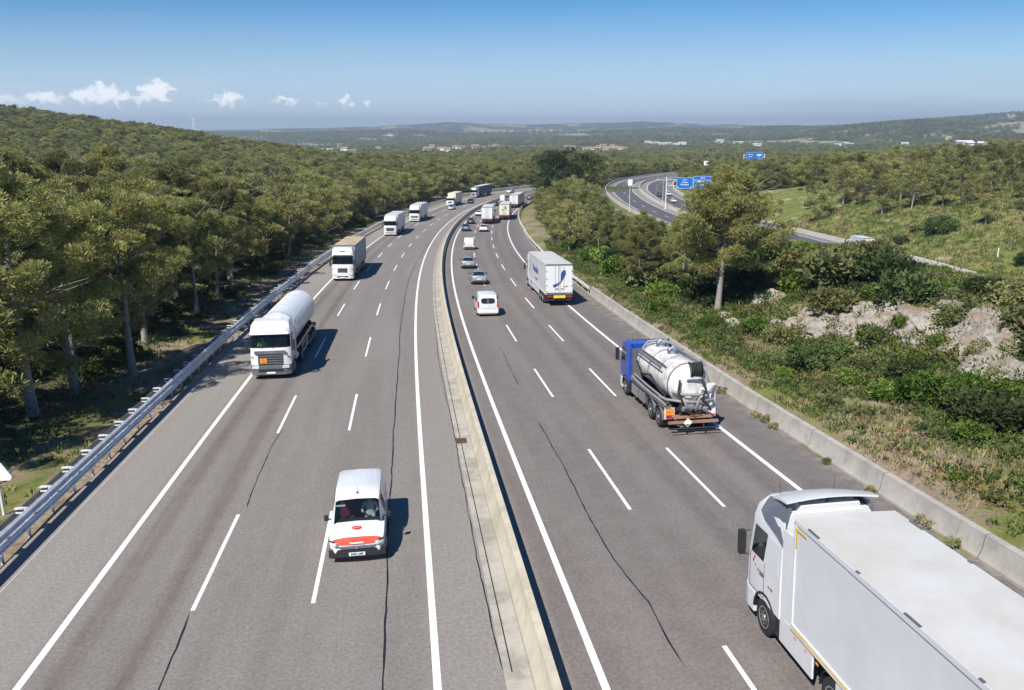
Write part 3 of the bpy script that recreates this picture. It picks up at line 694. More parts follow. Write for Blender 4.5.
# --- left roadside wood: nearest pines as individuals
def left_wood():
    n = 2600; x = rng.uniform(-150, 20, n); y = rng.uniform(8, 330, n)
    pre = np.array([(-26.3, 42.5), (-28.0, 60.5), (-31.0, 62.5), (-28.5, 72.5), (-31, 89), (-24.6, 51)])
    x = np.concatenate([pre[:, 0], x]); y = np.concatenate([pre[:, 1], y])
    ok, h, o, s, ob, sb = free(x, y); ok &= (o < -22.6) & in_view(x, y, 12) & (o > -75) & ((y > 38) | (o < -27.5))
    ok[:6] = True
    x, y, o, s = x[ok], y[ok], o[ok], s[ok]; order = np.argsort(np.where(np.arange(len(x)) < 6, -1, 0), kind='stable')
    x, y, o, s = x[order], y[order], o[order], s[order]
    k = poisson(x, y, 3.7); x, y, o, s = x[k], y[k], o[k], s[k]
    pr = np.hypot(x, y)*(1+(-o-24)/60.); k = np.argsort(pr)[:185]
    for i in k:
        front = o[i] > -31; key = int(rng.integers(0, 6)); d = math.hypot(x[i], y[i])
        lab = 'front row pine of the left wood, its bare trunk rising from the verge' if front else 'pine deeper in the dense left wood, only its crown showing above the front row'
        grp = 'front row pines of the left wood' if front else 'pines deeper in the left wood'
        nm = ('h%d' % key, hi(key)) if d < 115 else ('m%d' % (key % 4), midp(key % 4))
        spawn(nm[0], nm[1], x[i], y[i], rng.uniform(.86, 1.16), lab, 'tree', grp); TREES.append((x[i], y[i]))
left_wood()
def height_cap(x, y, rows=((500, 150), (530, 150), (560, 168), (592, 186), (606, 206), (630, 218), (692, 222), (706, 200), (750, 232), (830, 240), (885, 238), (905, 268), (1024, 275))):
    px = 512+820*x/y; row = np.interp(px, [r[0] for r in rows], [r[1] for r in rows]); t = (345-row)/820
    return CAM_H + y*(t*math.cos(.26212)-math.sin(.26212))/(math.cos(.26212)+t*math.sin(.26212)) - float(ground(np.array([x]), np.array([y]))[0])
def right_wood():
    # belt of pines between the two motorways and the grove on the far hillside
    n = 3000; x = rng.uniform(5, 60, n); y = rng.uniform(40, 300, n)
    ok, h, o, s, ob, sb = free(x, y); sel = ok & (ob < -24) & (o > 19.8) & ((y > 80) | ((y > 66) & (o < 33))) & (s > 52) & (y < 262)
    sel &= ~((o > 33) & (y < 150)) ; lim = np.interp(y, [60, 110, 170, 262], [31, 40, 50, 60]); sel &= o < lim
    x, y, o = x[sel], y[sel], o[sel]; k = poisson(x, y, 3.6, TREES)[:120]
    for i in k:
        key = int(rng.integers(0, 6)); d = y[i]; sc = rng.uniform(.55, .82)*(1.0 if y[i] < 190 else 1.1)
        if o[i] < 25: sc *= .8
        cap = height_cap(x[i], y[i]); sc = min(sc*1.15, cap/(11.8 if d < 120 else 9.6))
        if sc < .28 or .27 < x[i]/y[i]: continue
        nm = ('h%d' % key, hi(key)) if d < 120 else ('m%d' % (key % 4), midp(key % 4))
        spawn(nm[0], nm[1], x[i], y[i], sc, 'bushy pine in the thick belt of trees between the two motorways', 'tree', 'pines between the two motorways'); TREES.append((x[i], y[i]))
    n = 3000; x = rng.uniform(78, 240, n); y = rng.uniform(110, 400, n)
    ok, h, o, s, ob, sb = free(x, y); dens = wnoise(x, y, 30, 3)
    sel = ok & (ob > 19) & in_view(x, y, 6) & ((ob > 34) | (dens > .25)) & ((ob > 27) | (y > 200))
    sel &= ~((y < 175) & (ob < 44) & (dens < .35))
    x, y, ob = x[sel], y[sel], ob[sel]; k = poisson(x, y, 5.2, TREES); k = sorted(k, key=lambda i: y[i])[:100]
    for i in k:
        key = int(rng.integers(0, 4)); 
        spawn('m%d' % key, midp(key), x[i], y[i], rng.uniform(.62, 1.05)*(.8 if y[i] < 180 else 1), 'scattered pine on the grassy hillside beyond the second motorway', 'tree', 'pines on the right hillside'); TREES.append((x[i], y[i]))
right_wood()
# --- everything farther: one wood, too many to count
def forest():
    P = []
    for y0, y1, r, n in ((18, 330, 4.1, 20000), (330, 800, 5.6, 60000), (800, 1700, 8.5, 70000), (1700, 4200, 17, 90000)):
        y = np.sqrt(rng.uniform(y0**2, y1**2, n)); x = rng.uniform(-1, 1, n)*(y*.66+22)
        ok, h, o, s, ob, sb = free(x, y); ok &= h > -1e3
        near = (np.abs(o) < 500) & (y < 330); ok &= ~((o < 0) & (o > -28) & (y < 38))
        ok &= ~near | (o < -23.5) | ((o > 21) & (s > 240)) | ((ob < -24) & (o > 45) & (y > 190))
        ok &= ~((o > 15) & (np.abs(o) < 900) & (ob > 0) & (ob < 60) & (y < 300)) | (y > 330)
        ok &= ~((ob > 15) & (ob < 75) & (y < 300) & (wnoise(x, y, 30, 3) < .2))
        ok &= ~((ob > -900) & (ob > 0) & (y < 190))
        ok &= ~((np.abs(o) < 500) & (s > 325) & (np.abs(o) < 20) & (s < 341))
        ok &= fields(x, y) < .5
        if y0 >= 800: ok &= wnoise(x, y, 420, 33) < 1.0
        if y0 < 330:      # the bend of the second motorway stays open to view: only low growth on its near side
            px = 512+820*x/y; rw = np.interp(px, [585, 606, 630, 692, 706], [185, 206, 218, 222, 190]); t_ = (345-rw)/820
            cap = CAM_H + y*(t_*.9659-.2591)/(.9659+t_*.2591) - h; ok &= ~((px > 590) & (px < 712) & (ob < 0) & (cap < 9))
        x, y, h = x[ok], y[ok], h[ok]; k = poisson(x, y, r, TREES if y0 < 330 else None)
        sc = (.9 + .35*rng.random(len(k)))*(1 if y0 < 800 else (1.25 if y0 < 1700 else 1.9)); zs = np.where(y0 >= 1700, .65, 1 if y0 < 330 else .9)
        P.append(np.stack([x[k], y[k], h[k]-.3, sc, sc*zs*(.85 if y0 >= 330 else .9)], 1))
    P = np.concatenate(P); me = bpy.data.meshes.new('wood'); me.vertices.add(len(P)); me.vertices.foreach_set('co', P[:, :3].astype(np.float32).ravel())
    a = me.attributes.new('scl', 'FLOAT_VECTOR', 'POINT'); a.data.foreach_set('vector', P[:, [3, 3, 4]].astype(np.float32).ravel())
    a = me.attributes.new('yaw', 'FLOAT_VECTOR', 'POINT'); yw = np.zeros((len(P), 3), np.float32); yw[:, 2] = rng.uniform(0, 6.28, len(P)); a.data.foreach_set('vector', yw.ravel())
    a = me.attributes.new('pick', 'INT', 'POINT'); a.data.foreach_set('value', rng.integers(0, 4, len(P)).astype(np.int32))
    ob = bpy.data.objects.new('forest', me); C.objects.link(ob); meta(ob, 'dense pine forest covering the hills and valley out to the far ridges', 'forest', None, 'stuff')
    ng = bpy.data.node_groups.new('scatter_trees', 'GeometryNodeTree'); ng.interface.new_socket('Geometry', in_out='INPUT', socket_type='NodeSocketGeometry'); ng.interface.new_socket('Geometry', in_out='OUTPUT', socket_type='NodeSocketGeometry')
    N, K = ng.nodes, ng.links; gi = N.new('NodeGroupInput'); go = N.new('NodeGroupOutput'); ip = N.new('GeometryNodeInstanceOnPoints'); g2i = N.new('GeometryNodeGeometryToInstance')
    for k in reversed(range(4)):
        oi = N.new('GeometryNodeObjectInfo'); oi.inputs['Object'].default_value = [c for c in PROTO['m%d' % k].children if c.name.startswith('crown')][0]; K.new(oi.outputs['Geometry'], g2i.inputs[0])
    def attr(nm, ty):
        n = N.new('GeometryNodeInputNamedAttribute'); n.data_type = ty; n.inputs['Name'].default_value = nm; return n.outputs[0]
    K.new(gi.outputs[0], ip.inputs['Points']); K.new(g2i.outputs[0], ip.inputs['Instance']); ip.inputs['Pick Instance'].default_value = True
    K.new(attr('pick', 'INT'), ip.inputs['Instance Index']); e2r = N.new('FunctionNodeEulerToRotation'); K.new(attr('yaw', 'FLOAT_VECTOR'), e2r.inputs[0]); K.new(e2r.outputs[0], ip.inputs['Rotation'])
    K.new(attr('scl', 'FLOAT_VECTOR'), ip.inputs['Scale']); K.new(ip.outputs[0], go.inputs[0])
    md = ob.modifiers.new('scatter', 'NODES'); md.node_group = ng; print('forest trees', len(P))
for k in range(4):
    if 'm%d' % k not in PROTO: spawn('m%d' % k, midp(k), -60-5*k, 320, 1, 'pine deeper in the dense left wood, only its crown showing above the front row', 'tree', 'pines deeper in the left wood')
forest()
#VEG_END

# ------------------------------------------------------------------ shrubs, rocks, low growth
BUSH_LABEL = {'d': ('dark glossy evergreen shrub on the right bank', 'dark shrubs of the right bank'), 'b': ('fresh green leafy shrub on the right bank', 'fresh green shrubs of the right bank'),
              'o': ('dusty olive-green shrub on the right bank', 'olive shrubs of the right bank'), 'y': ('yellow-green shrub at the foot of the trees on the right bank', None)}
BUSH_MAT = {'d': LEAF_DARK, 'b': LEAF_BRIGHT, 'o': LEAF_OLIVE, 'y': LEAF_DRY}
BUSH = [(21.3,34.2,1.5,'d'),(19.9,37.5,1.3,'b'),(18.8,38.7,1.0,'b'),(22.1,38.4,.9,'b'),(16.9,45.6,1.2,'d'),(18.0,53.3,1.1,'o'),(19.7,48.1,1.,'d'),(17.2,56.6,1.1,'b'),(25.3,62,2.9,'o'),(27.5,60.0,2.3,'d'),(25.6,72,2.2,'o'),
 (22.9,67.7,1.5,'y'),(24.2,77.8,2.6,'d'),(30.1,49,1.4,'o'),(30.9,54,1.5,'d'),(31.2,60.5,1.4,'o'),(28.8,59.2,1.2,'o'),(28,51.4,.8,'o'),(28.9,45.5,.9,'d'),(24,49.3,.9,'b'),(22.4,49.5,1.,'d'),(24.6,45.6,.7,'b'),
 (22.6,44.1,.9,'b'),(23.6,36.8,1.,'b'),(19.9,44.8,.9,'o'),(16.6,72.1,1.8,'d'),(14.6,76,1.6,'b'),(13.6,82,1.9,'o'),(12.2,94.1,2.1,'b'),(11.2,109.5,2.,'b'),(10.2,130.7,2.1,'b'),(12.6,67.9,1.0,'b'),(15,60.2,1.,'b'),
 (17,81.9,2.4,'d'),(16.9,67,1.2,'d'),(9.6,154.3,2.4,'b'),(9.2,179.7,2.2,'b'),(12.4,84.2,1.5,'b'),(15.9,90.1,2.6,'d'),(19.4,68.2,1.3,'d'),(18.8,62,.9,'o'),(16.4,41,.6,'o'),(15.6,44.7,.5,'b'),(13.2,100,2.3,'d'),(13,118,2.4,'o'),
 (14.2,88,1.9,'o'),(12.4,125,2.3,'d'),(11,142,2.2,'d'),(10.8,165,2.5,'o'),(10.5,195,2.6,'b'),(11.5,212,2.6,'o'),(12.6,105,2.2,'b'),(29.5,66,2.4,'o'),(33,66,2.5,'d'),(28,72,2.2,'o'),(34,58,2.,'o'),(21.5,73,1.8,'d'),(20,77,2.2,'o'),
 (32.5,49.5,1.5,'o'),(33.5,53,1.7,'b'),(31.5,43.5,1.2,'d'),(25,41.8,.9,'o'),(20.8,41.2,1.1,'d'),(21.2,36.2,1.2,'d'),(19.6,33,.9,'b'),(22.8,33,1.3,'d'),(18.2,42.2,.8,'b'),(24.5,33.5,1.3,'b'),(26.5,37,1.2,'o'),(28.5,40,1.2,'d')]
def shrubs():
    BP_ = {}
    def bush(kind, i, x, y, r, lab, grp):
        k = (kind, i)
        if k not in BP_: BP_[k] = o = make_bush('shrub', 300+i*7+ord(kind), 1., 1.15, 26, 75, .13, BUSH_MAT[kind])
        else: o = copy_tree(BP_[k])
        put(o, x, y, None, (r*random.uniform(.95, 1.15), r*random.uniform(.95, 1.15), r*random.uniform(.75, 1.05)), None, .05); meta(o, lab, 'shrub', grp)
    for n, (x, y, r, t) in enumerate(BUSH): bush(t, n % 3 if t != 'y' else 0, x, y, min(r*1.05, max(.4, height_cap(x, y)/1.25)), *BUSH_LABEL[t])
    n = 400; x = rng.uniform(22, 40, n); y = rng.uniform(30, 95, n); ok, h, o_, s, ob, sb = free(x, y); sel = ok & (o_ > 27) & (ob < -24) & (x/y > .26) & (x/y < .72); x, y = x[sel], y[sel]
    for i in poisson(x, y, 1.9, [(b[0], b[1]) for b in BUSH])[:60]: t = 'odob'[i % 4]; bush(t, i % 3, x[i], y[i], min(rng.uniform(.9, 2.3), max(.4, height_cap(x[i], y[i])/1.2)), *BUSH_LABEL[t])
    o = make_bush('shrub', 77, 3.6, 3.6, 80, 90, .30, LEAF_DARK); put(o, 87.5, 167.5, None, 1.0); meta(o, 'large round dark shrub standing alone on the grassy slope beyond the second motorway', 'shrub')
    # hillside beyond the second motorway
    n = 900; x = rng.uniform(76, 200, n); y = rng.uniform(90, 330, n); ok, h, o_, s, ob, sb = free(x, y)
    sel = ok & (ob > 20) & in_view(x, y, 0) & (wnoise(x, y, 24, 8) > .05); x, y = x[sel], y[sel]
    for i in poisson(x, y, 6.5, TREES)[:46]: bush('odo'[i % 3], i % 3, x[i], y[i], rng.uniform(.9, 2.4), 'small shrub dotted over the grassy slope beyond the second motorway', 'shrubs on the right hillside')
    # dark undergrowth below the left pines
    n = 1500; x = rng.uniform(-90, 5, n); y = rng.uniform(25, 240, n); ok, h, o_, s, ob, sb = free(x, y)
    sel = ok & (o_ < -20.8) & (o_ > -44) & in_view(x, y, 0); x, y = x[sel], y[sel]; k = poisson(x, y, 1.9); k = sorted(k, key=lambda i: y[i]-x[i]*.3)[:200]
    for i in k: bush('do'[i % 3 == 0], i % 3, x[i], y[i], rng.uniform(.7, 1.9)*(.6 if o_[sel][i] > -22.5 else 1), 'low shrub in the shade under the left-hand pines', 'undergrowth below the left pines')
shrubs()
def rocks():
    from mathutils import noise as mn
    RK = rockmat()
    for n, (x, y, r) in enumerate([(17.1,60.3,1.2),(16.6,63.1,.9),(20.9,65.1,1.3),(20.8,57.6,1.3),(21.6,54.2,1.7),(23.2,51.6,2.0),(25.0,49.9,2.2),(26.4,47.3,1.9),(26.2,43.2,2.2),(24.6,40.6,1.6),(27.9,43.9,1.2),(23.0,55.8,1.6),(25.3,52.4,1.6),
                    (24.8,38.3,1.2),(24,47.1,1.1),(22.0,58.0,1.3),(20,53,.8),(18.6,52.9,.7),(18.4,61.5,.8),(28.0,39.5,1.7),(26.5,35.5,1.5),(19.9,60.2,1.0),(22.3,53.0,1.5),(24.1,51.0,1.6),(25.8,48.4,1.7),(26.6,45.2,1.7),(25.6,41.9,1.5),(24.3,48.6,1.1),(25.2,45.0,1.1),(21.0,56.0,1.3),(22.4,49.8,.8),(27.2,50.4,1.5),(24.4,54.0,1.4),(29.0,42.0,1.6),(23.2,45.2,.7),(19.2,58.2,1.0),(28.6,47.0,1.5)]):
        bm = __import__('bmesh').new(); bm_ = __import__('bmesh'); bm_.ops.create_icosphere(bm, subdivisions=5, radius=1)
        off = Vector((n*7.1, n*3.3, 0)); planes = [Vector((random.gauss(0, 1), random.gauss(0, 1), random.gauss(0, .8))).normalized() for _ in range(11)]
        for v in bm.verts:
            p = v.co.copy(); k = min([1.0]+[(.62+.05*(i % 4))/max(1e-3, p.dot(q)) for i, q in enumerate(planes) if p.dot(q) > .3])
            p *= k*1.15; p += p.normalized()*(mn.fractal(p*2.2+off, 1.0, 2.1, 5)*.13 - abs(mn.noise(p*1.6+off))*.22 - abs(mn.noise(p*4.1+off))*.09)
            v.co = Vector((p.x*r*1.0, p.y*r*1.45, p.z*r*.74))
        me = bpy.data.meshes.new('rock_outcrop'); bm.to_mesh(me); bm.free(); me.materials.append(RK); me.polygons.foreach_set('use_smooth', [True]*len(me.polygons)); me.set_sharp_from_angle(angle=R(24))
        o = bpy.data.objects.new('rock_outcrop', me); C.objects.link(o); z = float(ground(np.array([x]), np.array([y]))[0])
        o.location = (x, y, z-.30*r); o.rotation_euler = (random.uniform(-.2, .2), -.35+random.uniform(-.2, .2), random.uniform(-.5, .5))
        meta(o, 'pale limestone outcrop breaking through the scrub of the right bank', 'rock', 'rock outcrops of the right bank')
rocks()
def low_growth():
    """grass tufts and herbs, too many to count: real blades on the verges and banks"""
    mats = [mat('green_herbs', (.085, .125, .022), .8, 0, .3, .4), mat('straw_grass', (.30, .25, .11), .9, 0, .3, .4), mat('brown_herbs', (.19, .115, .055), .9, 0, .3, .4), mat('dark_herbs', (.04, .065, .018), .8, 0, .3, .4)]
    V = []; MI = []
    def scatter(n, xr, yr, cond, blades, hgt, wd, probs, clump):
        x = rng.uniform(*xr, n); y = rng.uniform(*yr, n); h, o, s, ob, sb = ground(x, y, True)
        dn = wnoise(x, y, 5, 47)+.6*wnoise(x, y, 1.8, 50); sel = cond(x, y, o, s, ob, dn) & in_view(x, y, 7)
        x, y, h, o = x[sel], y[sel], h[sel], o[sel]; m = len(x)
        kind = np.searchsorted(np.cumsum(probs), np.clip(.5+.42*wnoise(x, y, 4, 12)+.25*rng.normal(size=m)*.6, .001, .999)).clip(0, 3)
        b = np.repeat(np.arange(m), blades); k = len(b); a = rng.uniform(0, 6.28, k); q = rng.random(k)*clump
        bx = x[b]+np.cos(a)*q; by = y[b]+np.sin(a)*q; bz = h[b]-.03; L = hgt*(.5+rng.random(k)); t = rng.uniform(0, 6.28, k); lean = rng.uniform(.1, .75, k)
        tx = bx+np.cos(t)*L*lean; ty = by+np.sin(t)*L*lean; tz = bz+L*(1.05-lean*.5); w = wd*(.6+.8*rng.random(k)); wx = -np.sin(t+.6)*w; wy = np.cos(t+.6)*w
        V.append(np.stack([np.stack([bx-wx, by-wy, bz], 1), np.stack([bx+wx, by+wy, bz], 1), np.stack([tx+wx*.5, ty+wy*.5, tz], 1), np.stack([tx-wx*.5, ty-wy*.5, tz], 1)], 1)); MI.append(kind[b])
    scatter(42000, (5, 40), (8, 130), lambda x, y, o, s, ob, d: (o > 16.2) & (o < 40) & (d > -.7) & (ob < -20), 11, .20, .026, (.56, .20, .12, .12), .30)
    scatter(14000, (-60, -5), (10, 150), lambda x, y, o, s, ob, d: (o < -17.6) & (o > -34) & (d > -.1), 9, .26, .028, (.45, .2, .1, .25), .28)
    scatter(22000, (76, 130), (100, 230), lambda x, y, o, s, ob, d: (ob > 16) & (d > -.5), 7, .42, .07, (.55, .3, .1, .05), .7)
    V = np.concatenate(V).reshape(-1, 3); o = npmesh('grass', V, np.arange(len(V)).reshape(-1, 4), mats, mi=np.concatenate(MI).astype(np.int32)); meta(o, 'grass and herbs on the verges and banks', 'grass', None, 'stuff')
    # leafy mounds of low scrub knitting the right bank together
    n = 24000; x = rng.uniform(6, 42, n); y = rng.uniform(12, 150, n); h, o, ss_, sb1, sb2 = ground(x, y, True); dn = wnoise(x, y, 7, 31)+.7*wnoise(x, y, 2.6, 36)
    sel = (o > 17.2) & (o < 40) & (dn > -.45-.5*(o > 21)) & in_view(x, y, 7) & (sb1 < -22); x, y, h, dn, o = x[sel], y[sel], h[sel], dn[sel], o[sel]; m = len(x)
    r_ = rng.uniform(.22, .62, m)*np.clip(.75+(o-17)/16, .7, 1.4); Vm, Fm = leaves(np.random.default_rng(5), np.stack([x, y, h+.12*r_], 1), r_[:, None]*np.ones(1), [26]*m, .15, .75, .35, .5)
    kk = np.searchsorted([.30, .55, .80], np.clip(.5+.4*wnoise(x, y, 6, 15)+.22*rng.normal(size=m), 0, .999)); og = npmesh('ground_cover', Vm, Fm, [LEAF_OLIVE, LEAF_BRIGHT, LEAF_DARK, LEAF_DRY], mi=np.repeat(kk, 26).astype(np.int32)); meta(og, 'low leafy scrub covering the right bank', 'ground cover', None, 'stuff')
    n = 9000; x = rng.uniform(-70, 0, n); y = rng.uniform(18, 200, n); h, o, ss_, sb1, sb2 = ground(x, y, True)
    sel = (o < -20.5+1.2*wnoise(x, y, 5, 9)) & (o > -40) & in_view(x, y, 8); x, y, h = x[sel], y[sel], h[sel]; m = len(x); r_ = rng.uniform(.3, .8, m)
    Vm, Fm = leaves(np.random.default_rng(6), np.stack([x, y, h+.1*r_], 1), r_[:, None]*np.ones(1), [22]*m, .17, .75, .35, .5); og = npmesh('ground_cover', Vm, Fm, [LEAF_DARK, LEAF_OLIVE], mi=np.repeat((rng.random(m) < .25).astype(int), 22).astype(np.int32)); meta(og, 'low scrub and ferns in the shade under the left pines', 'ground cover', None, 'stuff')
    # dry weeds rooted at the foot of the right wall
    for n, (s, r) in enumerate([(27.5, .35), (22.6, .3), (21.6, .38), (20.6, .3), (15.5, .22), (9.0, .4), (7.4, .35), (12.2, .2), (35, .25)]):
        w = make_bush('weed', 500+n, r, r*1.1, 7, 40, .09, mats[1] if n % 2 else LEAF_OLIVE, .3); p = at(s, wallo(s)-.16); w.location = p
        meta(w, 'dry weed clump growing at the foot of the right concrete wall', 'weed', 'weeds along the right wall')
    ws = MB()
low_growth()

# ------------------------------------------------------------------ air
hz = MB(); hz.box((0, 5200, 0), (16000, 10900, 200))
HM = bpy.data.materials.new('air_haze'); HM.use_nodes = True; HN = HM.node_tree.nodes; HN.remove(HN['Principled BSDF'])
pv = HN.new('ShaderNodeVolumePrincipled'); pv.inputs['Color'].default_value = (.72, .87, 1.0, 1); pv.inputs['Density'].default_value = .00015; pv.inputs['Anisotropy'].default_value = .2
HM.node_tree.links.new(pv.outputs[0], HN['Material Output'].inputs['Volume'])
hzo = hz.build('haze', HM, kind='stuff'); hzo['label'] = 'thin blue haze over the distant hills'; hzo['category'] = 'haze'
#NATURE_END

# ------------------------------------------------------------------ vehicles
WHITE = mat('white_vehicle_paint', (.70, .70, .69), .28, 0, .07, 1.2, coat=.4); SIDEW = mat('white_trailer_panel', (.66, .665, .67), .42, 0, .06, .6, dirt=(.58, .58, .575))
ROOFW = mat('white_trailer_roof', (.55, .545, .525), .55, 0, .06, .5, dirt=(.47, .44, .375)); SILV = mat('silver_vehicle_paint', (.52, .54, .56), .3, .6, .08, 2, coat=.5)
GREYP = mat('dark_grey_vehicle_paint', (.045, .05, .058), .3, .3, .1, 2, coat=.5); BLUEC = mat('dark_blue_vehicle_paint', (.02, .035, .08), .3, .2, .1, 2, coat=.5); BLUE = mat('blue_vehicle_paint', (.018, .075, .40), .3, .1, .15, 2, coat=.5)
BLACKP = mat('black_plastic', (.022, .023, .026), .5, 0, .25, 3); GREYPL = mat('grey_plastic', (.12, .125, .135), .5, 0, .2, 2); TYRE = mat('tyre_rubber', (.022, .021, .020), .85, 0, .35, 5)
RIM = mat('wheel_steel', (.42, .42, .43), .4, .7, .3, 4); CHAS = mat('chassis_black', (.03, .03, .032), .7, 0, .3, 3); GLS = glass('tinted_glass', (.012, .017, .02), .42); GLD = glass('dark_glass', (.015, .02, .026), 1.0)
REDL = mat('red_lamp', (.45, .015, .012), .25, 0, .1, 8); CLRL = mat('clear_lamp', (.75, .77, .78), .12, .3, .1, 8); AMB = mat('amber_lamp', (.75, .28, .02), .3); ORNG = mat('orange_plate', (.85, .28, .02), .5)
YEL = mat('yellow_plate', (.80, .55, .03), .5, 0, .12, 3); PLATE = mat('number_plate_white', (.78, .79, .78), .4); NAVY = mat('navy_lettering', (.03, .055, .22), .5); RED = mat('signal_red', (.62, .045, .015), .5, 0, .05, spec=.3); INTR = mat('cabin_fabric', (.05, .05, .055), .9); BURG = mat('burgundy_seat_cover', (.20, .02, .04), .9)
GREYCUR = mat('grey_curtain', (.40, .40, .40), .6, 0, .2, .8); TAN = mat('sun_faded_tan_roof', (.46, .36, .22), .8, 0, .25, .7); BLUECUR = mat('slate_blue_curtain', (.06, .10, .16), .6, 0, .2, .8); CREAM = mat('cream_box_panel', (.70, .66, .50), .5, 0, .1, .8); STEEL = mat('brushed_steel', (.58, .58, .58), .35, .85, .2, 3)
GRIME = mat('grimy_white_tank', (.72, .70, .66), .45, 0, .25, 2.2, dirt=(.38, .34, .29)); BROWN = mat('primer_brown_bumper', (.32, .17, .11), .7, 0, .3, 3); HOSE = mat('grey_ribbed_hose', (.26, .25, .24), .6, 0, .3, 12)

def place(o, s, off, L, away):
    sg = 1 if away else -1
    p0 = Vector(at(s, off)); p1 = Vector(at(s-sg*L, off)); f = (p0-p1).normalized(); r = (Vector(at(s-sg*L/2, off+sg))-Vector(at(s-sg*L/2, off))).normalized()
    u = r.cross(f).normalized(); r = f.cross(u)
    o.matrix_world = Matrix(((r.x, f.x, u.x, p0.x), (r.y, f.y, u.y, p0.y), (r.z, f.z, u.z, p0.z+.006), (0, 0, 0, 1)))
def wheel(root, x, y, r=.5, w=.3, n=22):
    sx = 1 if x > 0 else -1; m = MB(); m.lathe((x, y, r), (sx, 0, 0), [(-w, r*.6), (-w, r*.93), (-w*.9, r), (-w*.1, r), (0, r*.95), (.005, r*.62)], n)
    t = m.build('wheel', TYRE, root, smooth=40); q = MB()
    q.lathe((x, y, r), (sx, 0, 0), [(-.06, r*.60), (.012, r*.61), (.018, r*.55), (-.05, r*.42), (-.05, r*.24), (.03, r*.20), (.035, 0.001)], n)
    for k in range(8 if r > .4 else 5):
        a = 2*math.pi*k/(8 if r > .4 else 5); q.box((x+sx*(-.01), y+math.cos(a)*r*.33, r+math.sin(a)*r*.33), (.05, r*.10, r*.10))
    q.build('rim', RIM, t, smooth=40); return t
def text(parent, body, size, m, loc, rot, name='lettering', bold=.0, sx=1):
    c = bpy.data.curves.new(name, 'FONT'); c.body = body; c.size = size; c.align_x = 'CENTER'; c.align_y = 'CENTER'; c.extrude = .004; c.offset = bold
    t = bpy.data.objects.new(name, c); me = bpy.data.meshes.new_from_object(t); bpy.data.objects.remove(t); o = bpy.data.objects.new(name, me); me.materials.clear(); me.materials.append(m)
    C.objects.link(o); o.parent = parent; o.location = loc; o.rotation_euler = rot; o.scale = (sx, 1, 1); return o
FRONT = (math.pi/2, 0, math.pi); REAR = (math.pi/2, 0, 0); LEFT = (math.pi/2, 0, -math.pi/2); RIGHT = (math.pi/2, 0, math.pi/2)
def person(label, skin, shirt, hair, parent_mat, loc):
    """seated driver: one continuous skinned body facing +y, hands forward on the wheel"""
    bm = [(0,0,0,.15),(0,.02,.25,.15),(0,.0,.45,.165),(0,.0,.56,.09),(0,.01,.63,.055),(0,.03,.70,.085),(0,.03,.80,.09)]
    J = [(0,0,.0,.16),(0,.0,.28,.15),(0,0,.46,.15),(0,0,.57,.06),(0,.02,.66,.085),(0,.02,.78,.088),(0,.02,.86,.05),
         (.20,0,.48,.065),(.27,.14,.26,.05),(.20,.38,.30,.036),(.18,.46,.33,.035), (-.20,0,.48,.065),(-.27,.14,.26,.05),(-.20,.38,.30,.036),(-.18,.46,.33,.035),
         (.11,.10,.02,.10),(.13,.45,.05,.075),(.13,.52,-.35,.05),(.13,.66,-.40,.04), (-.11,.10,.02,.10),(-.13,.45,.05,.075),(-.13,.52,-.35,.05),(-.13,.66,-.40,.04)]
    Eg = [(0,1),(1,2),(2,3),(3,4),(4,5),(5,6),(2,7),(7,8),(8,9),(9,10),(2,11),(11,12),(12,13),(13,14),(0,15),(15,16),(16,17),(17,18),(0,19),(19,20),(20,21),(21,22)]
    me = bpy.data.meshes.new('person'); me.from_pydata([j[:3] for j in J], Eg, []); o = bpy.data.objects.new('person', me); C.objects.link(o)
    md = o.modifiers.new('skin', 'SKIN'); sv = me.skin_vertices[0].data
    for i, j in enumerate(J): sv[i].radius = (j[3], j[3]*.8)
    sv[0].use_root = True; o.modifiers.new('sub', 'SUBSURF').levels = 2
    dg = bpy.context.evaluated_depsgraph_get(); m2 = bpy.data.meshes.new_from_object(o.evaluated_get(dg)); o.modifiers.clear(); o.data = m2
    m2.materials.clear(); [m2.materials.append(q) for q in (skin, shirt, INTR, hair)]
    for p in m2.polygons:
        c = p.center; p.use_smooth = True
        p.material_index = 3 if c.z > .80 or (c.z > .66 and c.y < -.01) else 0 if c.z > .585 or (c.y > .36 and c.z > .2) else 1 if c.z > .08 else 2
    o.matrix_world = parent_mat @ Matrix.Translation(loc); meta(o, label, 'person'); return o

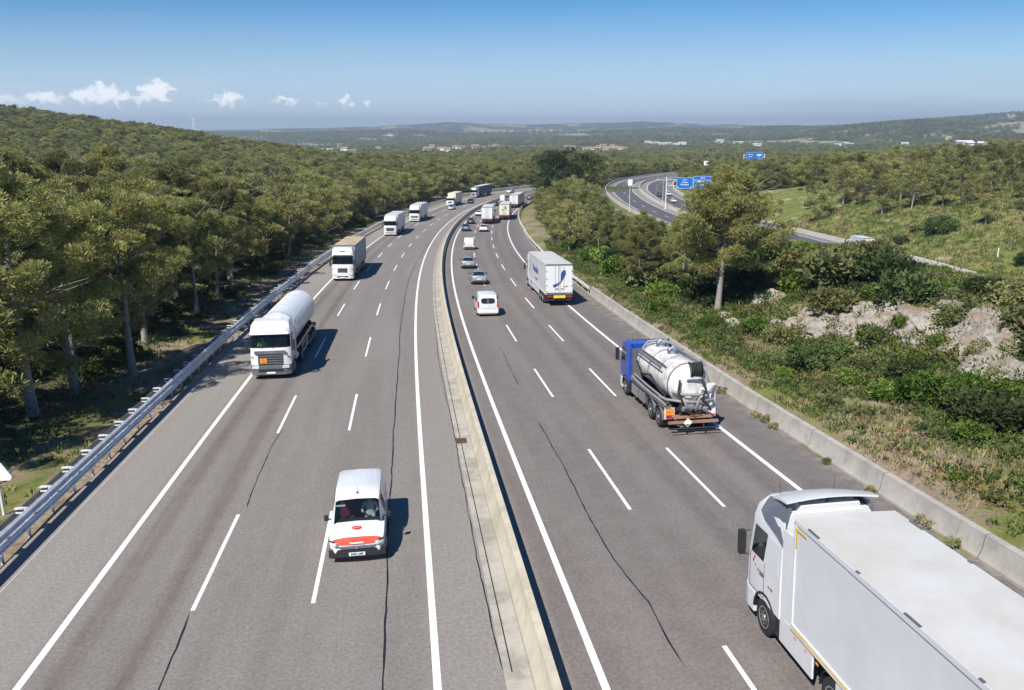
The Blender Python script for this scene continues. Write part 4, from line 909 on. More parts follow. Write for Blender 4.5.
def cab(root, P, zt=3.78, L=2.25, ws=(2.0, 2.92), grille='slats', bump=None, deflect=True, side_win=True, inside=True, vis=True, Wd=1.25):
    def ring(z, yf, w, r=1.):
        a = [(0, yf), (.6*w/1.25, yf-.02), (1.0*w/1.25, yf-.07), (w*.985, yf-.26), (w, yf-.42), (w, yf-1.18), (w, yf-1.36), (w, -L+.06), (w*.95, -L), (0, -L)]
        pts = a + [(-x, y) for x, y in a[-2:0:-1]]; return [(x, y, z) for x, y in pts]
    z0, z1 = ws; T = zt
    lv = [(.92, 0, 1), (1.3, .0, 1), (1.62, -.01, 1), (z0, -.05, 1), (z0+.02, -.06, 1), (z1-.02, -.24, .985), (z1, -.25, .985), (z1+.16, -.22 if vis else -.3, .975), (z1+.16+(T-z1-.16)*.55, -.42, .95), (T-.06, -.72, .89), (T, -.95, .84)]
    rings = []
    for z, y, w in lv:
        rg_ = ring(z, y, Wd*w); rings.append(rg_)
    body = MB(); W1 = MB(); SL = MB(); SR = MB()
    def route(i, j):
        if i == 4:
            if j in (0, 1, 2, 15, 16, 17): return W1
            if j == 4 and side_win: return SR
            if j == 13 and side_win: return SL
        return body
    body.loft(rings, 0, True, route); body.build('cab_body', P, root, smooth=35)
    W1.build('windscreen', GLS if inside else GLD, root, smooth=60)
    if side_win: SR.build('side_window', GLS if inside else GLD, root); SL.build('side_window', GLS if inside else GLD, root)
    # door seams and handle
    for sx in (-1, 1):
        d = MB(); x = sx*(Wd+.003)
        for y in (-.42, -1.30): d.box((x, y, 1.5), (.012, .018, 1.0), 0)
        d.box((x, -.86, 1.0), (.012, .88, .018)); d.box((x, -1.16, 1.62), (.05, .2, .05)); d.build('door_seam', GREYPL, root)
        if inside:
            s_ = MB(); s_.box((sx*.6, -1.35, 1.62), (.55, .5, .18)); s_.box((sx*.6, -1.62, 2.05), (.52, .16, .85), 0, 0, .12); s_.build('seat', INTR, root, bevel=.03)
    if inside:
        q = MB(); q.box((0, -.5, 1.86), (2.3*Wd/1.25, .55, .22)); q.box((0, -1.1, 1.42), (2.3*Wd/1.25, 2.0, .06)); q.box((0, -L+.25, 2.2), (2.3*Wd/1.25, .1, 1.5)); q.build('dashboard', INTR, root)
    b = MB(); bw = Wd+.005; b.loft([[(0, .05, z), (.9, .03, z), (bw-.05, -.12, z), (bw, -.35, z), (bw, -.75, z), (bw-.25, -.75, z), (-bw+.25, -.75, z), (-bw, -.75, z), (-bw, -.35, z), (-bw+.05, -.12, z), (-.9, .03, z)] for z in (.30, .36, .90)])
    b.build('bumper', bump or P, root, bevel=.02)
    g = MB()
    if grille == 'slats':
        g.box((0, .012, 1.28), (1.5, .02, .66), 0)
        for k in range(4): g.box((0, .035, 1.05+.155*k), (1.46, .03, .075), 1)
        g.box((0, .075, .62), (1.5, .02, .14), 0)
    elif grille == 'square':
        g.box((0, .012, 1.28), (1.1, .02, .5), 0); 
        for k in range(5): g.box((0, .03, 1.09+.095*k), (1.0, .02, .035), 1)
        g.box((0, .065, .55), (1.3, .03, .12), 0)
    else:
        g.box((0, .012, 1.25), (1.7, .02, .5), 1); g.box((0, .07, .6), (1.5, .02, .16), 0)
    g.build('grille', [BLACKP, GREYPL], root)
    for sx in (-1, 1):
        h = MB(); h.box((sx*.92, .005, .80), (.42, .10, .17), 0, -sx*.12); h.build('headlight', CLRL, root, bevel=.02)
        mr = MB(); mr.box((sx*(Wd+.17), -.20, 2.22), (.20, .15, .56)); mr.box((sx*(Wd+.17), -.20, 1.86), (.18, .15, .13)); mr.tube([(sx*(Wd-.05), -.3, 2.52), (sx*(Wd+.15), -.22, 2.48)], .025, 6); mr.tube([(sx*(Wd-.05), -.3, 1.80), (sx*(Wd+.15), -.22, 1.80)], .025, 6)
        mr.build('mirror', BLACKP, root, bevel=.03)
        w = MB(); w.tube([(sx*.35+.2, -.03, z0+.02), (sx*.35-.35, -.11, z0+.30)], .012, 4); w.build('wiper', BLACKP, root)
        fe = MB(); n = 9; arc = [(sx*(Wd-.33), -1.4+.62*math.cos(math.pi*k/n), .52+.60*math.sin(math.pi*k/n)) for k in range(n+1)]
        fe.loft([[(p[0], p[1], p[2]), (sx*(Wd+.02), p[1], p[2]), (sx*(Wd+.02), -1.4+(p[1]+1.4)*1.10, .52+(p[2]-.52)*1.10), (p[0], -1.4+(p[1]+1.4)*1.10, .52+(p[2]-.52)*1.10)] for p in arc]); fe.build('wheel_arch', BLACKP, root)
        st = MB(); st.box((sx*(Wd-.16), -2.05, .62), (.28, .38, .5)); st.build('step', BLACKP, root)
        if deflect:
            df = MB(); df.box((sx*(Wd-.03), -L-.28, 2.2), (.03, .55, 2.5), 0, sx*-.03); df.build('side_deflector', P, root)
    np_ = MB(); np_.box((0, .085, .45), (.52, .012, .11)); np_.build('number_plate', PLATE, root)
    for sx in (-1, 1):
        hn = MB(); hn.cyl((sx*.75, -1.0, T-.03), (sx*.78, -1.02, T+.42), .008, .004, 5); hn.build('antenna', BLACKP, root)
def axle(root, y, r=.5, W=1.25, dual=False):
    for sx in (-1, 1):
        wheel(root, sx*W, y, r, .58 if dual else .32)
def tractor_rest(root, tank=True, skirt=None, yd=-5.0, Wd=1.25):
    q = MB(); q.box((0, -3.9, .82), (.95, 4.6, .28)); q.box((0, -4.9, 1.08), (.9, 1.0, .14)); q.build('chassis', CHAS, root)
    axle(root, -1.4); axle(root, yd, dual=True)
    for sx in (-1, 1):
        if skirt: m = MB(); m.box((sx*1.21, -3.15, .72), (.06, 1.75, .72)); m.build('side_skirt', skirt, root, bevel=.02)
        else: m = MB(); m.cyl((sx*.86, -2.5, .68), (sx*.86, -4.1, .68), .31, n=14); m.build('fuel_tank', STEEL, root, smooth=40)
        mg = MB(); n = 8; arc = [(0, yd+.60*math.cos(math.pi*k/n), .5+.60*math.sin(math.pi*k/n)) for k in range(n+1)]
        mg.loft([[(sx*.66, p[1], p[2]), (sx*1.25, p[1], p[2]), (sx*1.25, p[1], p[2]+.03), (sx*.66, p[1], p[2]+.03)] for p in arc]); mg.build('mudguard', BLACKP, root)
def trailer(root, y0, y1, side, roof, doors=WHITE, z0=1.15, z1=4.0, W=1.275, skirt=None, frame=None, rear='doors', yellow=False, ribs=0):
    fr = frame or SIDEW; L = y0-y1; cy = (y0+y1)/2
    b = MB(); b.box((0, cy, (z0+z1)/2), (W*2-.03, L-.04, z1-z0-.03), 0)
    b.build('cargo_box', side, root)
    r = MB(); n = 7; prof = [(W*(2*k/n-1), z1+.035*(1-(2*k/n-1)**2)) for k in range(n+1)]
    r.loft([[(x, y, z) for x, z in prof]+[(W, y, z1-.05), (-W, y, z1-.05)] for y in np.linspace(y1, y0, 12)]); r.build('roof', roof, root, smooth=20)
    e = MB()
    for sx in (-1, 1):
        e.box((sx*(W-.02), cy, z1-.06), (.07, L+.01, .12)); e.box((sx*(W-.02), cy, z0+.02), (.075, L+.01, .16))
        for y in (y0-.03, y1+.03): e.box((sx*(W-.02), y, (z0+z1)/2), (.07, .08, z1-z0-.14))
    e.box((0, y0, z1-.07), (W*2-.14, .05, .12)); e.build('edge_trim', fr, root)
    if ribs:
        q = MB()
        for sx in (-1, 1):
            for y in np.linspace(y0-.6, y1+.6, ribs): q.box((sx*(W-.008), y, (z0+z1)/2), (.012, .04, z1-z0-.2))
        q.build('curtain_straps', BLACKP, root)
    if yellow:
        q = MB()
        for sx in (-1, 1): q.box((sx*(W+.019), cy, z0+.03), (.004, L-.2, .05)); q.box((sx*(W+.019), y0-.35, z1-.22), (.004, .5, .05)); q.box((sx*(W+.019), y0-.12, z1-.45), (.004, .05, .5))
        q.build('reflective_tape', YEL, root)
        for k, y in enumerate(np.linspace(y0-.9, y1+1, 7)):
            for sx in (-1, 1): q = MB(); q.box((sx*(W-.01), y, z1+.01), (.05, .5 if k % 2 == 0 else .12, .03)); q.build('roof_clip', GREYPL, root)
    # rear: two doors with lock rods and hinges
    for sx in (-1, 1):
        d = MB(); d.box((sx*W*.49, y1-.02, (z0+z1)/2+.02), (W*.94, .05, z1-z0-.26)); dd = d.build('door', doors, root, bevel=.01)
        l = MB(); 
        for xx in (.12, .42): l.cyl((sx*xx, y1-.07, z0+.12), (sx*xx, y1-.07, z1-.14), .016, n=6)
        for zz in (.3, .85, 1.5, 2.2): l.box((sx*(W-.07), y1-.06, z0+zz), (.16, .04, .05))
        l.box((sx*.27, y1-.09, z0+.55), (.34, .03, .05)); l.build('lock_rods', STEEL, dd)
    f = MB(); f.box((0, y1-.02, z1-.05), (W*2, .07, .14)); f.box((0, y1-.02, z0+.03), (W*2, .09, .17)); f.build('door_frame', GREYPL, root)
    c = MB(); c.box((0, cy-.4, z0-.16), (1.0, L-1.6, .22)); c.box((0, y1+.1, .62), (2.3, .12, .14)); c.box((.5, y1+.15, .85), (.1, .3, .45)); c.box((-.5, y1+.15, .85), (.1, .3, .45)); c.box((0, y1+.06, .96), (2.45, .08, .18))
    c.box((.55, y0-2.2, .7), (.12, .12, .8)); c.box((-.55, y0-2.2, .7), (.12, .12, .8)); c.build('trailer_frame', CHAS, root)
    for sx in (-1, 1):
        h = MB(); h.box((sx*.96, y1-.01, .93), (.50, .06, .17)); h.build('tail_light', REDL, root)
        if skirt: m = MB(); m.box((sx*(W-.04), cy+1.4, .78), (.04, L*.46, .62)); m.build('side_skirt', skirt, root)
        else:
            m = MB(); [m.box((sx*(W-.05), cy+1.3, z), (.03, L*.38, .1)) for z in (.55, .88)]; m.build('side_guard', STEEL, root)
        for yy in (y1+2.5, y1+3.8, y1+5.1): pass
    for yy in (y1+2.4, y1+3.72, y1+5.04): axle(root, yy)
    fl = MB(); [fl.box((sx*1.0, y1+1.7, .45), (.42, .02, .5)) for sx in (-1, 1)]; fl.build('mud_flap', BLACKP, root)
def semi(label, P, side, roof, sref, off, away, grp=None, ref='front', L=16.5, **k):
    root = empty('lorry'); ck = k.pop('cabk', {}); tk = k.pop('trk', {}); sk = k.pop('skirt', None)
    cab(root, P, **ck); tractor_rest(root, skirt=sk); trailer(root, -2.85, -L, side, roof, **tk)
    s = sref if ref == 'front' else sref+L
    place(root, s, off, L, away); meta(root, label, 'lorry', grp); return root

def tanker_truck():
    root = empty('tank_lorry'); cab(root, WHITE, zt=3.55, ws=(1.98, 2.82), grille='slats', bump=GREYPL, deflect=True); tractor_rest(root)
    vis = MB(); vis.loft([[(x, y, z) for x in (-1.16, 1.16)] + [(x, y+.03, z) for x in (1.16, -1.16)] for y, z in ((-.20, 2.98), (-.08, 2.86))]); vis.build('sun_visor', WHITE, root)
    lo = MB(); lo.box((0, .015, 1.74), (1.9, .03, .20), 0); lo.build('badge_panel', GREYPL, root); text(root, 'SCANIA', .17, STEEL, (0, .045, 1.74), FRONT, bold=.006)
    h = MB(); h.box((.42, .065, 1.22), (.40, .02, .30)); hh = h.build('hazard_plate', ORNG, root); text(hh, '22', .12, BLACKP, (.42, .08, 1.29), FRONT); text(hh, '1977', .12, BLACKP, (.42, .08, 1.15), FRONT)
    t = MB(); y0, y1, r, cz = -2.75, -13.9, 1.24, 2.48; pr = []
    for k in range(6): a = math.pi/2*k/5; pr.append((-.45+.45*math.sin(a), max(.01, r*(1-(1-math.sin(a+.0001))**1.0)) if k else .02))
    prof = [(-.50, .02), (-.46, .45), (-.34, .82), (-.18, 1.06), (0, 1.2), (.12, r)] + [(d, r) for d in np.linspace(.6, 10.6, 12)] + [(10.9, 1.2), (11.1, 1.04), (11.28, .78), (11.40, .42), (11.44, .02)]
    t.lathe((0, y0-.3, cz), (0, -1, 0), prof, 36); t.build('tank', WHITE, root, smooth=45)
    c = MB(); c.lathe((0, y0-.10, cz), (0, -1, 0), [(0, 1.16), (0, 1.29), (.55, 1.29), (.55, 1.245)], 36); c.build('tank_collar', WHITE, root, smooth=45)
    rb = MB(); [rb.lathe((0, y, cz), (0, -1, 0), [(0, 1.236), (.0, 1.258), (.05, 1.258), (.05, 1.236)], 36) for y in np.linspace(-4.2, -13.2, 14)]; rb.build('tank_rib', WHITE, root, smooth=30)
    f = MB(); f.box((0, -8.6, 1.10), (.95, 10.8, .26)); [f.box((0, y, 1.15), (1.9, .12, .45)) for y in np.linspace(-3.6, -13.2, 6)]; f.box((0, -14.0, .62), (2.3, .12, .16)); f.box((0, -13.95, .95), (2.4, .1, .3)); [f.box((x, -7.0, .7), (.12, .12, .8)) for x in (-.5, .5)]; f.build('trailer_frame', CHAS, root)
    for sx in (-1, 1):
        b = MB(); b.box((sx*1.0, -7.4, .82), (.45, 1.3, .55)); b.build('tool_box', BLACKP, root, bevel=.03)
        m = MB(); m.box((sx*1.17, -7.6, 1.28), (.08, 8.5, .08)); m.tube([(sx*1.2, -5.4, .5), (sx*1.2, -5.6, 1.05), (sx*1.2, -9, 1.05), (sx*1.2, -9.2, .5)], .03, 6); [m.tube([(sx*1.2, -6+-.8*k, 1.05), (sx*1.2, -6-.8*k, .5)], .02, 5) for k in range(4)]; m.tube([(sx*1.2, -5.4, .5), (sx*1.2, -9.2, .5)], .03, 6); m.build('side_guard', STEEL, root)
        q = MB(); q.box((sx*.9, -14.03, .95), (.5, .05, .16)); q.build('tail_light', REDL, root)
        m = MB(); m.box((sx*.95, -11.3, 1.12), (.55, 4.2, .04)); m.build('mudguard', BLACKP, root)
    for y in (-9.9, -11.2, -12.5): axle(root, y)
    place(root, 35.7, -11.3, 14, False); meta(root, 'white tanker lorry with rounded tank and orange hazard plate in the left lane', 'lorry')
    m4 = root.matrix_world.copy(); hv = mat('hi_vis_yellow_green', (.45, .75, .06), .7); skin = mat('skin', (.45, .28, .20), .6); hair = mat('dark_hair', (.03, .022, .018), .8)
    person('seated driver in a yellow-green safety vest behind the windscreen of the white tanker lorry', skin, hv, hair, m4, (.6, -1.0, 1.70))
tanker_truck()

r_ = semi('white lorry with sun-faded tan trailer roof and grey curtain sides', WHITE, GREYCUR, TAN, 82.5, -11.25, False, cabk=dict(zt=3.9, ws=(1.95, 2.95), grille='square', vis=True), trk=dict(frame=GREYPL, ribs=10))
v_ = MB(); v_.box((0, -.18, 3.12), (2.2, .25, .12)); v_.build('sun_visor', WHITE, r_, bevel=.04)
q = MB(); q.box((0, -.36, 3.5), (.7, .03, .12), 0, 0, .3); q.build('roof_badge', GREYPL, r_)
semi('white lorry with white box trailer, next behind the tan-roofed one', WHITE, SIDEW, ROOFW, 148.7, -11.35, False, cabk=dict(zt=3.9, grille='slats'))
semi('white lorry with tall smooth cab and white trailer, fourth in the oncoming left lane', WHITE, SIDEW, ROOFW, 188, -10.8, False, cabk=dict(zt=3.9, grille='plain'))
semi('cream boxed lorry half hidden behind a small silver car on the far bend', WHITE, CREAM, CREAM, 247, -10.3, False, cabk=dict(zt=3.0, ws=(1.8, 2.6), grille='square', deflect=False), trk=dict(frame=CREAM), L=12.5)
semi('lorry with slate-blue curtain trailer and pale cab, farthest on the oncoming carriageway', SILV, BLUECUR, SIDEW, 283, -12.0, False, cabk=dict(zt=3.8, grille='square'), trk=dict(frame=BLUECUR))
r_ = semi('white box lorry in the right lane with dark blue swoosh on its rear doors', WHITE, SIDEW, ROOFW, 61.0, 11.3, True, ref='rear', trk=dict(skirt=SIDEW), skirt=SIDEW)
def swoosh(root, y1):
    m = MB(); pts = []
    c = [(-.62, 1.95, .10), (-.35, 2.05, .10), (-.05, 2.22, .05), (.12, 2.42, .035), (.2, 2.62, .09), (.28, 2.9, .17), (.36, 3.15, .20), (.46, 3.38, .14), (.50, 3.46, .04)]
    b = len(m.v)
    for i, (x, z, w) in enumerate(c):
        j, k = max(i-1, 0), min(i+1, len(c)-1); d = Vector((c[k][0]-c[j][0], c[k][1]-c[j][1])).normalized(); m.v += [(x-d.y*w, y1, z+d.x*w), (x+d.y*w, y1, z-d.x*w)]
        if i: m.f.append((b+2*i-2, b+2*i-1, b+2*i+1, b+2*i)); m.m.append(0)
    m.build('swoosh_emblem', NAVY, root)
    m = MB(); m.box((.55, y1+.0, 2.0), (.5, .006, .14), 0, 0, 0); m.build('yellow_mark', mat('pale_yellow_mark', (.72, .66, .28), .5), root)
swoosh(r_, -16.5-.115)
q = MB(); q.box((0, -16.62, .93), (1.15, .02, .26)); q.build('rear_plate', YEL, r_)
text(r_, 'Transalia', .95, NAVY, (-1.30, -8.6, 2.75), LEFT, bold=.012, sx=1.25); text(r_, 'www.transalia.es', .28, NAVY, (-1.30, -9.4, 1.85), LEFT)
m_ = MB(); b_ = 0
for i, (y, z, w) in enumerate([(-3.4, 1.75, .02), (-3.7, 1.95, .10), (-4.05, 2.5, .07), (-4.2, 3.1, .12), (-4.3, 3.5, .02)]):
    m_.v += [(-1.297, y-w, z), (-1.297, y+w, z)]
    if i: m_.f.append((2*i-2, 2*i-1, 2*i+1, 2*i)); m_.m.append(0)
m_.build('side_emblem', NAVY, r_)
semi('white box lorry in the middle lane directly behind which a white estate car follows', WHITE, WHITE, ROOFW, 183, 7.25, True, ref='rear')
r_ = semi('cream-doored white box lorry with small dark emblem in the right lane on the bend', WHITE, SIDEW, ROOFW, 196.7, 11.05, True, ref='rear', trk=dict(doors=CREAM))
m_ = MB(); m_.box((.35, -16.62, 3.1), (.28, .006, .7), 0, 0, 0); m_.box((-.3, -16.62, 2.55), (.5, .006, .14)); m_.build('dark_emblem', NAVY, r_)
semi('farthest white box lorry in the right lane, rounding the bend past the dark tree', WHITE, SIDEW, ROOFW, 242, 10.8, True, ref='rear')

def near_semi():
    root = empty('lorry'); cab(root, WHITE, zt=3.82, ws=(2.0, 2.9), grille='slats', inside=True, deflect=True, L=2.3); tractor_rest(root, skirt=WHITE, yd=-5.0)
    trailer(root, -2.95, -16.2, SIDEW, ROOFW, skirt=WHITE, yellow=True)
    sp = MB(); sp.loft([[(x*k, y, z+.10*(1-x*x)) for x in np.linspace(-1, 1, 9)]+[(x*k, y, z-.05+.10*(1-x*x)) for x in np.linspace(1, -1, 9)] for y, z, k in ((-1.35, 3.92, 1.12), (-1.9, 4.10, 1.2), (-2.35, 4.16, 1.22))]); sp.build('roof_spoiler', WHITE, root, smooth=40)
    for x in (-.75, .0, .75): q = MB(); q.tube([(x, -1.9, 3.80), (x, -2.15, 4.12)], .03, 6); q.build('spoiler_bracket', BLACKP, root)
    rs = MB(); rs.loft([[(-.85, y, 3.78), (.85, y, 3.78), (.78*k, y, z), (-.78*k, y, z)] for y, z, k in ((-1.0, 3.82, 1), (-1.6, 3.98, 1), (-2.25, 4.0, 1))]); rs.build('roof_fairing', WHITE, root, bevel=.03)
    for sx in (-1, 1):
        p = MB(); p.loft([[(sx*1.20, y, a), (sx*1.235, y, a), (sx*1.12, y, b), (sx*1.05, y, b)] for y, a, b in ((-.95, 3.38, 3.62), (-1.2, 3.2, 3.86), (-1.9, 3.05, 3.94), (-2.29, 2.9, 3.96))]); p.build('roof_side_panel', mat('blue_grey_gloss', (.13, .15, .19), .2, 0, .1, 2, coat=.5), root, smooth=40)
        q = MB(); q.box((sx*1.253, -1.77, 2.45), (.006, .62, .9)); q.build('sleeper_panel', mat('off_white_panel', (.66, .66, .67), .35), root, bevel=.003)
        m = MB(); [m.box((sx*1.245, -3.15-.55*k, .92), (.012, .12, .06)) for k in range(3)]; m.build('side_marker', AMB, root)
        e = MB(); e.box((sx*1.256, -.66, 1.86), (.005, .05, .26), 0, 0, .5); e.box((sx*1.256, -.76, 1.72), (.005, .09, .04), 0, 0, .5); e.build('door_emblem', mat('dull_red_mark', (.50, .05, .06), .5), root)
    text(root, 'H. Traline', .11, GREYPL, (-1.262, -1.12, 1.66), LEFT); text(root, 'FH 460', .09, GREYPL, (-1.262, -1.7, 1.48), LEFT)
    place(root, 4.95, 7.77, 16.2, True); meta(root, 'big white lorry with roof spoiler nearest the camera at lower right', 'lorry')
near_semi()

def vacuum_truck():
    root = empty('vacuum_tank_lorry'); cab(root, BLUE, zt=3.05, L=2.0, ws=(1.9, 2.7), grille='slats', bump=WHITE, deflect=False, vis=False)
    c = MB(); c.box((0, -4.9, .92), (.95, 7.4, .26)); c.build('chassis', CHAS, root)
    axle(root, -1.4); axle(root, -6.2, dual=True); axle(root, -7.55, dual=True)
    t = MB(); r, cz = 1.02, 2.26
    prof = [(-.30, .02), (-.25, .5), (-.13, .82), (0, .96), (.1, r)]+[(d, r) for d in np.linspace(.5, 5.5, 8)]+[(5.62, .98), (5.8, .8), (5.9, .5), (5.95, .02)]
    t.lathe((0, -2.75, cz), (0, -1, 0), prof, 32); t.build('tank', GRIME, root, smooth=45)
    for y in (-3.3, -5.0, -6.6, -8.15): q = MB(); q.lathe((0, y, cz), (0, -1, 0), [(0, 1.018), (0, 1.05), (.09, 1.05), (.09, 1.018)], 32); q.build('tank_band', STEEL if y != -8.15 else GREYPL, root, smooth=30)
    for y in (-3.9, -5.8): q = MB(); q.cyl((0, y, cz+.95), (0, y, cz+1.16), .28, .26, 16); q.cyl((0, y, cz+1.16), (0, y, cz+1.2), .31, .31, 16); q.tube([(-.25, y, cz+1.15), (0, y+.05, cz+1.32), (.25, y, cz+1.15)], .02, 6); q.build('manhole', STEEL, root, smooth=30)
    for sx in (-1, 1):
        w = MB(); w.box((sx*.86, -5.2, cz+.72), (.05, 4.4, .06)); w.box((sx*1.12, -5.2, cz+.66), (.04, 4.4, .06))
        [w.box((sx*.99, y, cz+.70), (.28, .03, .03)) for y in np.linspace(-3.1, -7.3, 22)]; w.build('catwalk', GREYPL if sx < 0 else STEEL, root)
        h = MB(); h.tube([(sx*1.2, -2.6, 1.35), (sx*1.22, -5, 1.32), (sx*1.2, -8.4, 1.36)], .075, 8); h.tube([(sx*1.08, -2.6, 1.50), (sx*1.1, -5, 1.48), (sx*1.08, -8.5, 1.50)], .06, 8); h.build('suction_hose', HOSE, root, smooth=50)
        tr = MB(); tr.box((sx*1.12, -5.5, 1.22), (.28, 6.2, .05)); tr.build('hose_tray', STEEL, root)
        m = MB(); n = 8
        for yd in (-6.2, -7.55): m.loft([[(sx*.68, yd+.6*math.cos(math.pi*k/n), .5+.60*math.sin(math.pi*k/n)+e) if z == 0 else (sx*1.26, yd+.6*math.cos(math.pi*k/n), .5+.60*math.sin(math.pi*k/n)+e) for z, e in ((0, 0), (1, 0), (1, .03), (0, .03))] for k in range(n+1)])
        m.build('mudguard', GREYPL, root)
        f = MB(); f.cyl((sx*.95, -2.5, .72), (sx*.95, -3.5, .72), .30, n=14) if sx > 0 else f.box((sx*.98, -3.2, .74), (.5, 1.2, .55)); f.build('fuel_tank', STEEL, root, smooth=30)
        b = MB(); b.box((sx*1.0, -4.5, .74), (.45, 1.0, .55)); b.build('tool_box', GREYPL if sx > 0 else STEEL, root, bevel=.02)
        p = MB(); p.box((sx*1.02, -8.55, .95), (.50, .06, .55 if sx < 0 else .5)); p.build('rear_panel', GRIME if sx < 0 else WHITE, root)
    o = MB(); o.box((-1.02, -8.60, 1.02), (.40, .02, .30)); oo = o.build('hazard_plate', ORNG, root); q = MB(); q.box((-1.02, -8.615, 1.02), (.36, .004, .015)); q.build('plate_line', BLACKP, oo)
    q = MB(); q.box((-1.02, -8.60, .78), (.36, .03, .10)); q.box((1.0, -8.6, .78), (.44, .03, .10)); q.build('tail_light', REDL, root)
    q = MB(); q.box((1.0, -8.42, 1.75), (.52, .25, 1.1)); q.build('side_cabinet', WHITE, root, bevel=.02)
    q = MB(); q.box((.62, -8.72, 1.95), (.40, .02, .52)); qq = q.build('rear_notice', PLATE, root); text(qq, 'P1', .3, NAVY, (.62, -8.74, 1.95), REAR, bold=.01)
    # black hose reel high on the tank's rear end
    q = MB(); q.lathe((-.05, -8.45, 3.02), (1, 0, 0), [(0, .10), (0, .38), (.03, .38), (.03, .2)], 20); q.lathe((.50, -8.45, 3.02), (1, 0, 0), [(0, .2), (0, .38), (.03, .38), (.03, .10)], 20); q.build('reel_flange', BLACKP, root, smooth=40)
    q = MB(); [q.lathe((.02+.118*k, -8.45, 3.02), (1, 0, 0), [(0, .22), (0, .33), (.05, .36), (.10, .33), (.10, .22)], 20) for k in range(4)]; q.build('coiled_hose', TYRE, root, smooth=60)
    q = MB(); q.box((.2, -8.5, 2.55), (.85, .5, .12)); q.tube([(-.15, -8.5, 2.6), (-.15, -8.5, 3.0)], .035, 6); q.tube([(.6, -8.5, 2.6), (.6, -8.5, 3.0)], .035, 6); q.build('reel_stand', GREYPL, root)
    # pipework, valves and looping hoses
    for a in ([(-.4, -8.6, 1.9), (-.45, -8.95, 1.7), (-.3, -9.0, 1.3), (-.1, -8.8, 1.15)], [(.25, -8.7, 1.95), (.3, -9.0, 1.75), (.15, -9.05, 1.4), (.2, -8.8, 1.1)], [(-.9, -8.5, 2.0), (-.5, -8.95, 1.95), (.2, -9.0, 1.9), (.85, -8.9, 2.0), (1.22, -8.5, 2.2), (1.2, -7.6, 1.9)],
              [(-1.15, -7.4, 1.5), (-1.15, -8.5, 1.62), (-.6, -8.95, 1.62), (.3, -9.0, 1.55), (1.0, -8.85, 1.6), (1.2, -8.3, 1.6)], [(-.75, -3.1, 3.05), (-.5, -3.2, 3.4), (.1, -3.4, 3.48), (.55, -4.2, 3.42), (.62, -5.6, 3.38)]):
        q = MB(); q.tube(a, .07, 10); q.build('suction_hose', HOSE, root, smooth=60)
    for x, z, r2 in ((-.1, 1.35, .17), (.28, 1.3, .15), (-.45, 1.25, .12), (.08, 1.72, .14), (-.3, 1.6, .10), (.5, 1.55, .12), (.62, 1.2, .11)):
        q = MB(); q.cyl((x, -8.55, z), (x, -8.88, z), r2, r2*.95, 14); q.lathe((x, -8.88, z), (0, -1, 0), [(0, r2*1.25), (.04, r2*1.25), (.05, r2*.6), (.12, r2*.5), (.12, .01)], 14); q.tube([(x-.1, -9.0, z+.05), (x+.12, -9.02, z+.1)], .015, 5); q.build('valve', STEEL, root, smooth=40)
    for a in ([(-1.05, -3.0, 2.3), (-1.12, -4.2, 1.9), (-1.08, -5.6, 2.15), (-1.1, -7.0, 1.8), (-1.12, -8.2, 1.75)], [(-.6, -8.75, 2.6), (-.75, -9.0, 2.1), (-.55, -9.05, 1.6), (-.7, -8.95, 1.2)], [(.45, -8.8, 2.6), (.6, -9.05, 2.2), (.4, -9.1, 1.7), (.75, -9.0, 1.35), (.9, -8.9, 1.1)], [(-.35, -9.0, 1.15), (0, -9.12, .98), (.4, -9.05, 1.1)]): q = MB(); q.tube(a, .055, 8); q.build('black_hose', TYRE, root, smooth=60)
    q = MB(); q.cyl((0, -8.65, 1.95), (0, -8.72, 1.95), .55, .5, 20); q.build('rear_hatch', GRIME, root, smooth=30)
    q = MB(); q.box((0, -9.05, .62), (2.45, .12, .12)); q.box((0, -8.8, .82), (1.9, .5, .06)); q.build('rear_bumper', BROWN, root)
    q = MB(); q.tube([(-1.2, -9.3, .38), (1.2, -9.3, .38)], .045, 6); q.tube([(-.5, -9.0, .62), (-.45, -9.3, .38)], .04, 6); q.tube([(.5, -9.0, .62), (.45, -9.3, .38)], .04, 6); q.build('underrun_bar', BLACKP, root)
    q = MB(); q.face([(-.42, -9.13, .62), (-.20, -9.13, .84), (.02, -9.13, .62), (-.20, -9.13, .40)]); q.v = [(x-.1, y-.02, z) for x, y, z in q.v]; dd = q.build('hazard_diamond', PLATE, root)
    q = MB(); q.face([(-.30, -9.155, .54), (-.10, -9.155, .54), (-.20, -9.155, .44), (-.30, -9.155, .53)]); q.v = [(x-.1, y, z) for x, y, z in q.v]; q.build('diamond_black_half', BLACKP, dd)
    q = MB(); q.tube([(.9, -2.25, 1.0), (.9, -2.25, 3.2), (.9, -2.4, 3.35)], .06, 8); q.build('exhaust_pipe', STEEL, root)
    q = MB(); q.cyl((.55, -2.35, 3.0), (.55, -2.35, 3.35), .05); q.box((-.3, -2.25, 2.0), (1.6, .35, 1.6)); q.build('pump_housing', GREYPL, root)
    q = MB(); q.tube([(.6, -8.3, 3.2), (.62, -8.3, 3.5)], .03, 6); q.build('valve_stem', STEEL, root)
    place(root, 29.6, 10.62, 9.2, True); meta(root, 'blue-cabbed vacuum tank lorry with white tank, black hose reel and orange plate', 'lorry')
vacuum_truck()

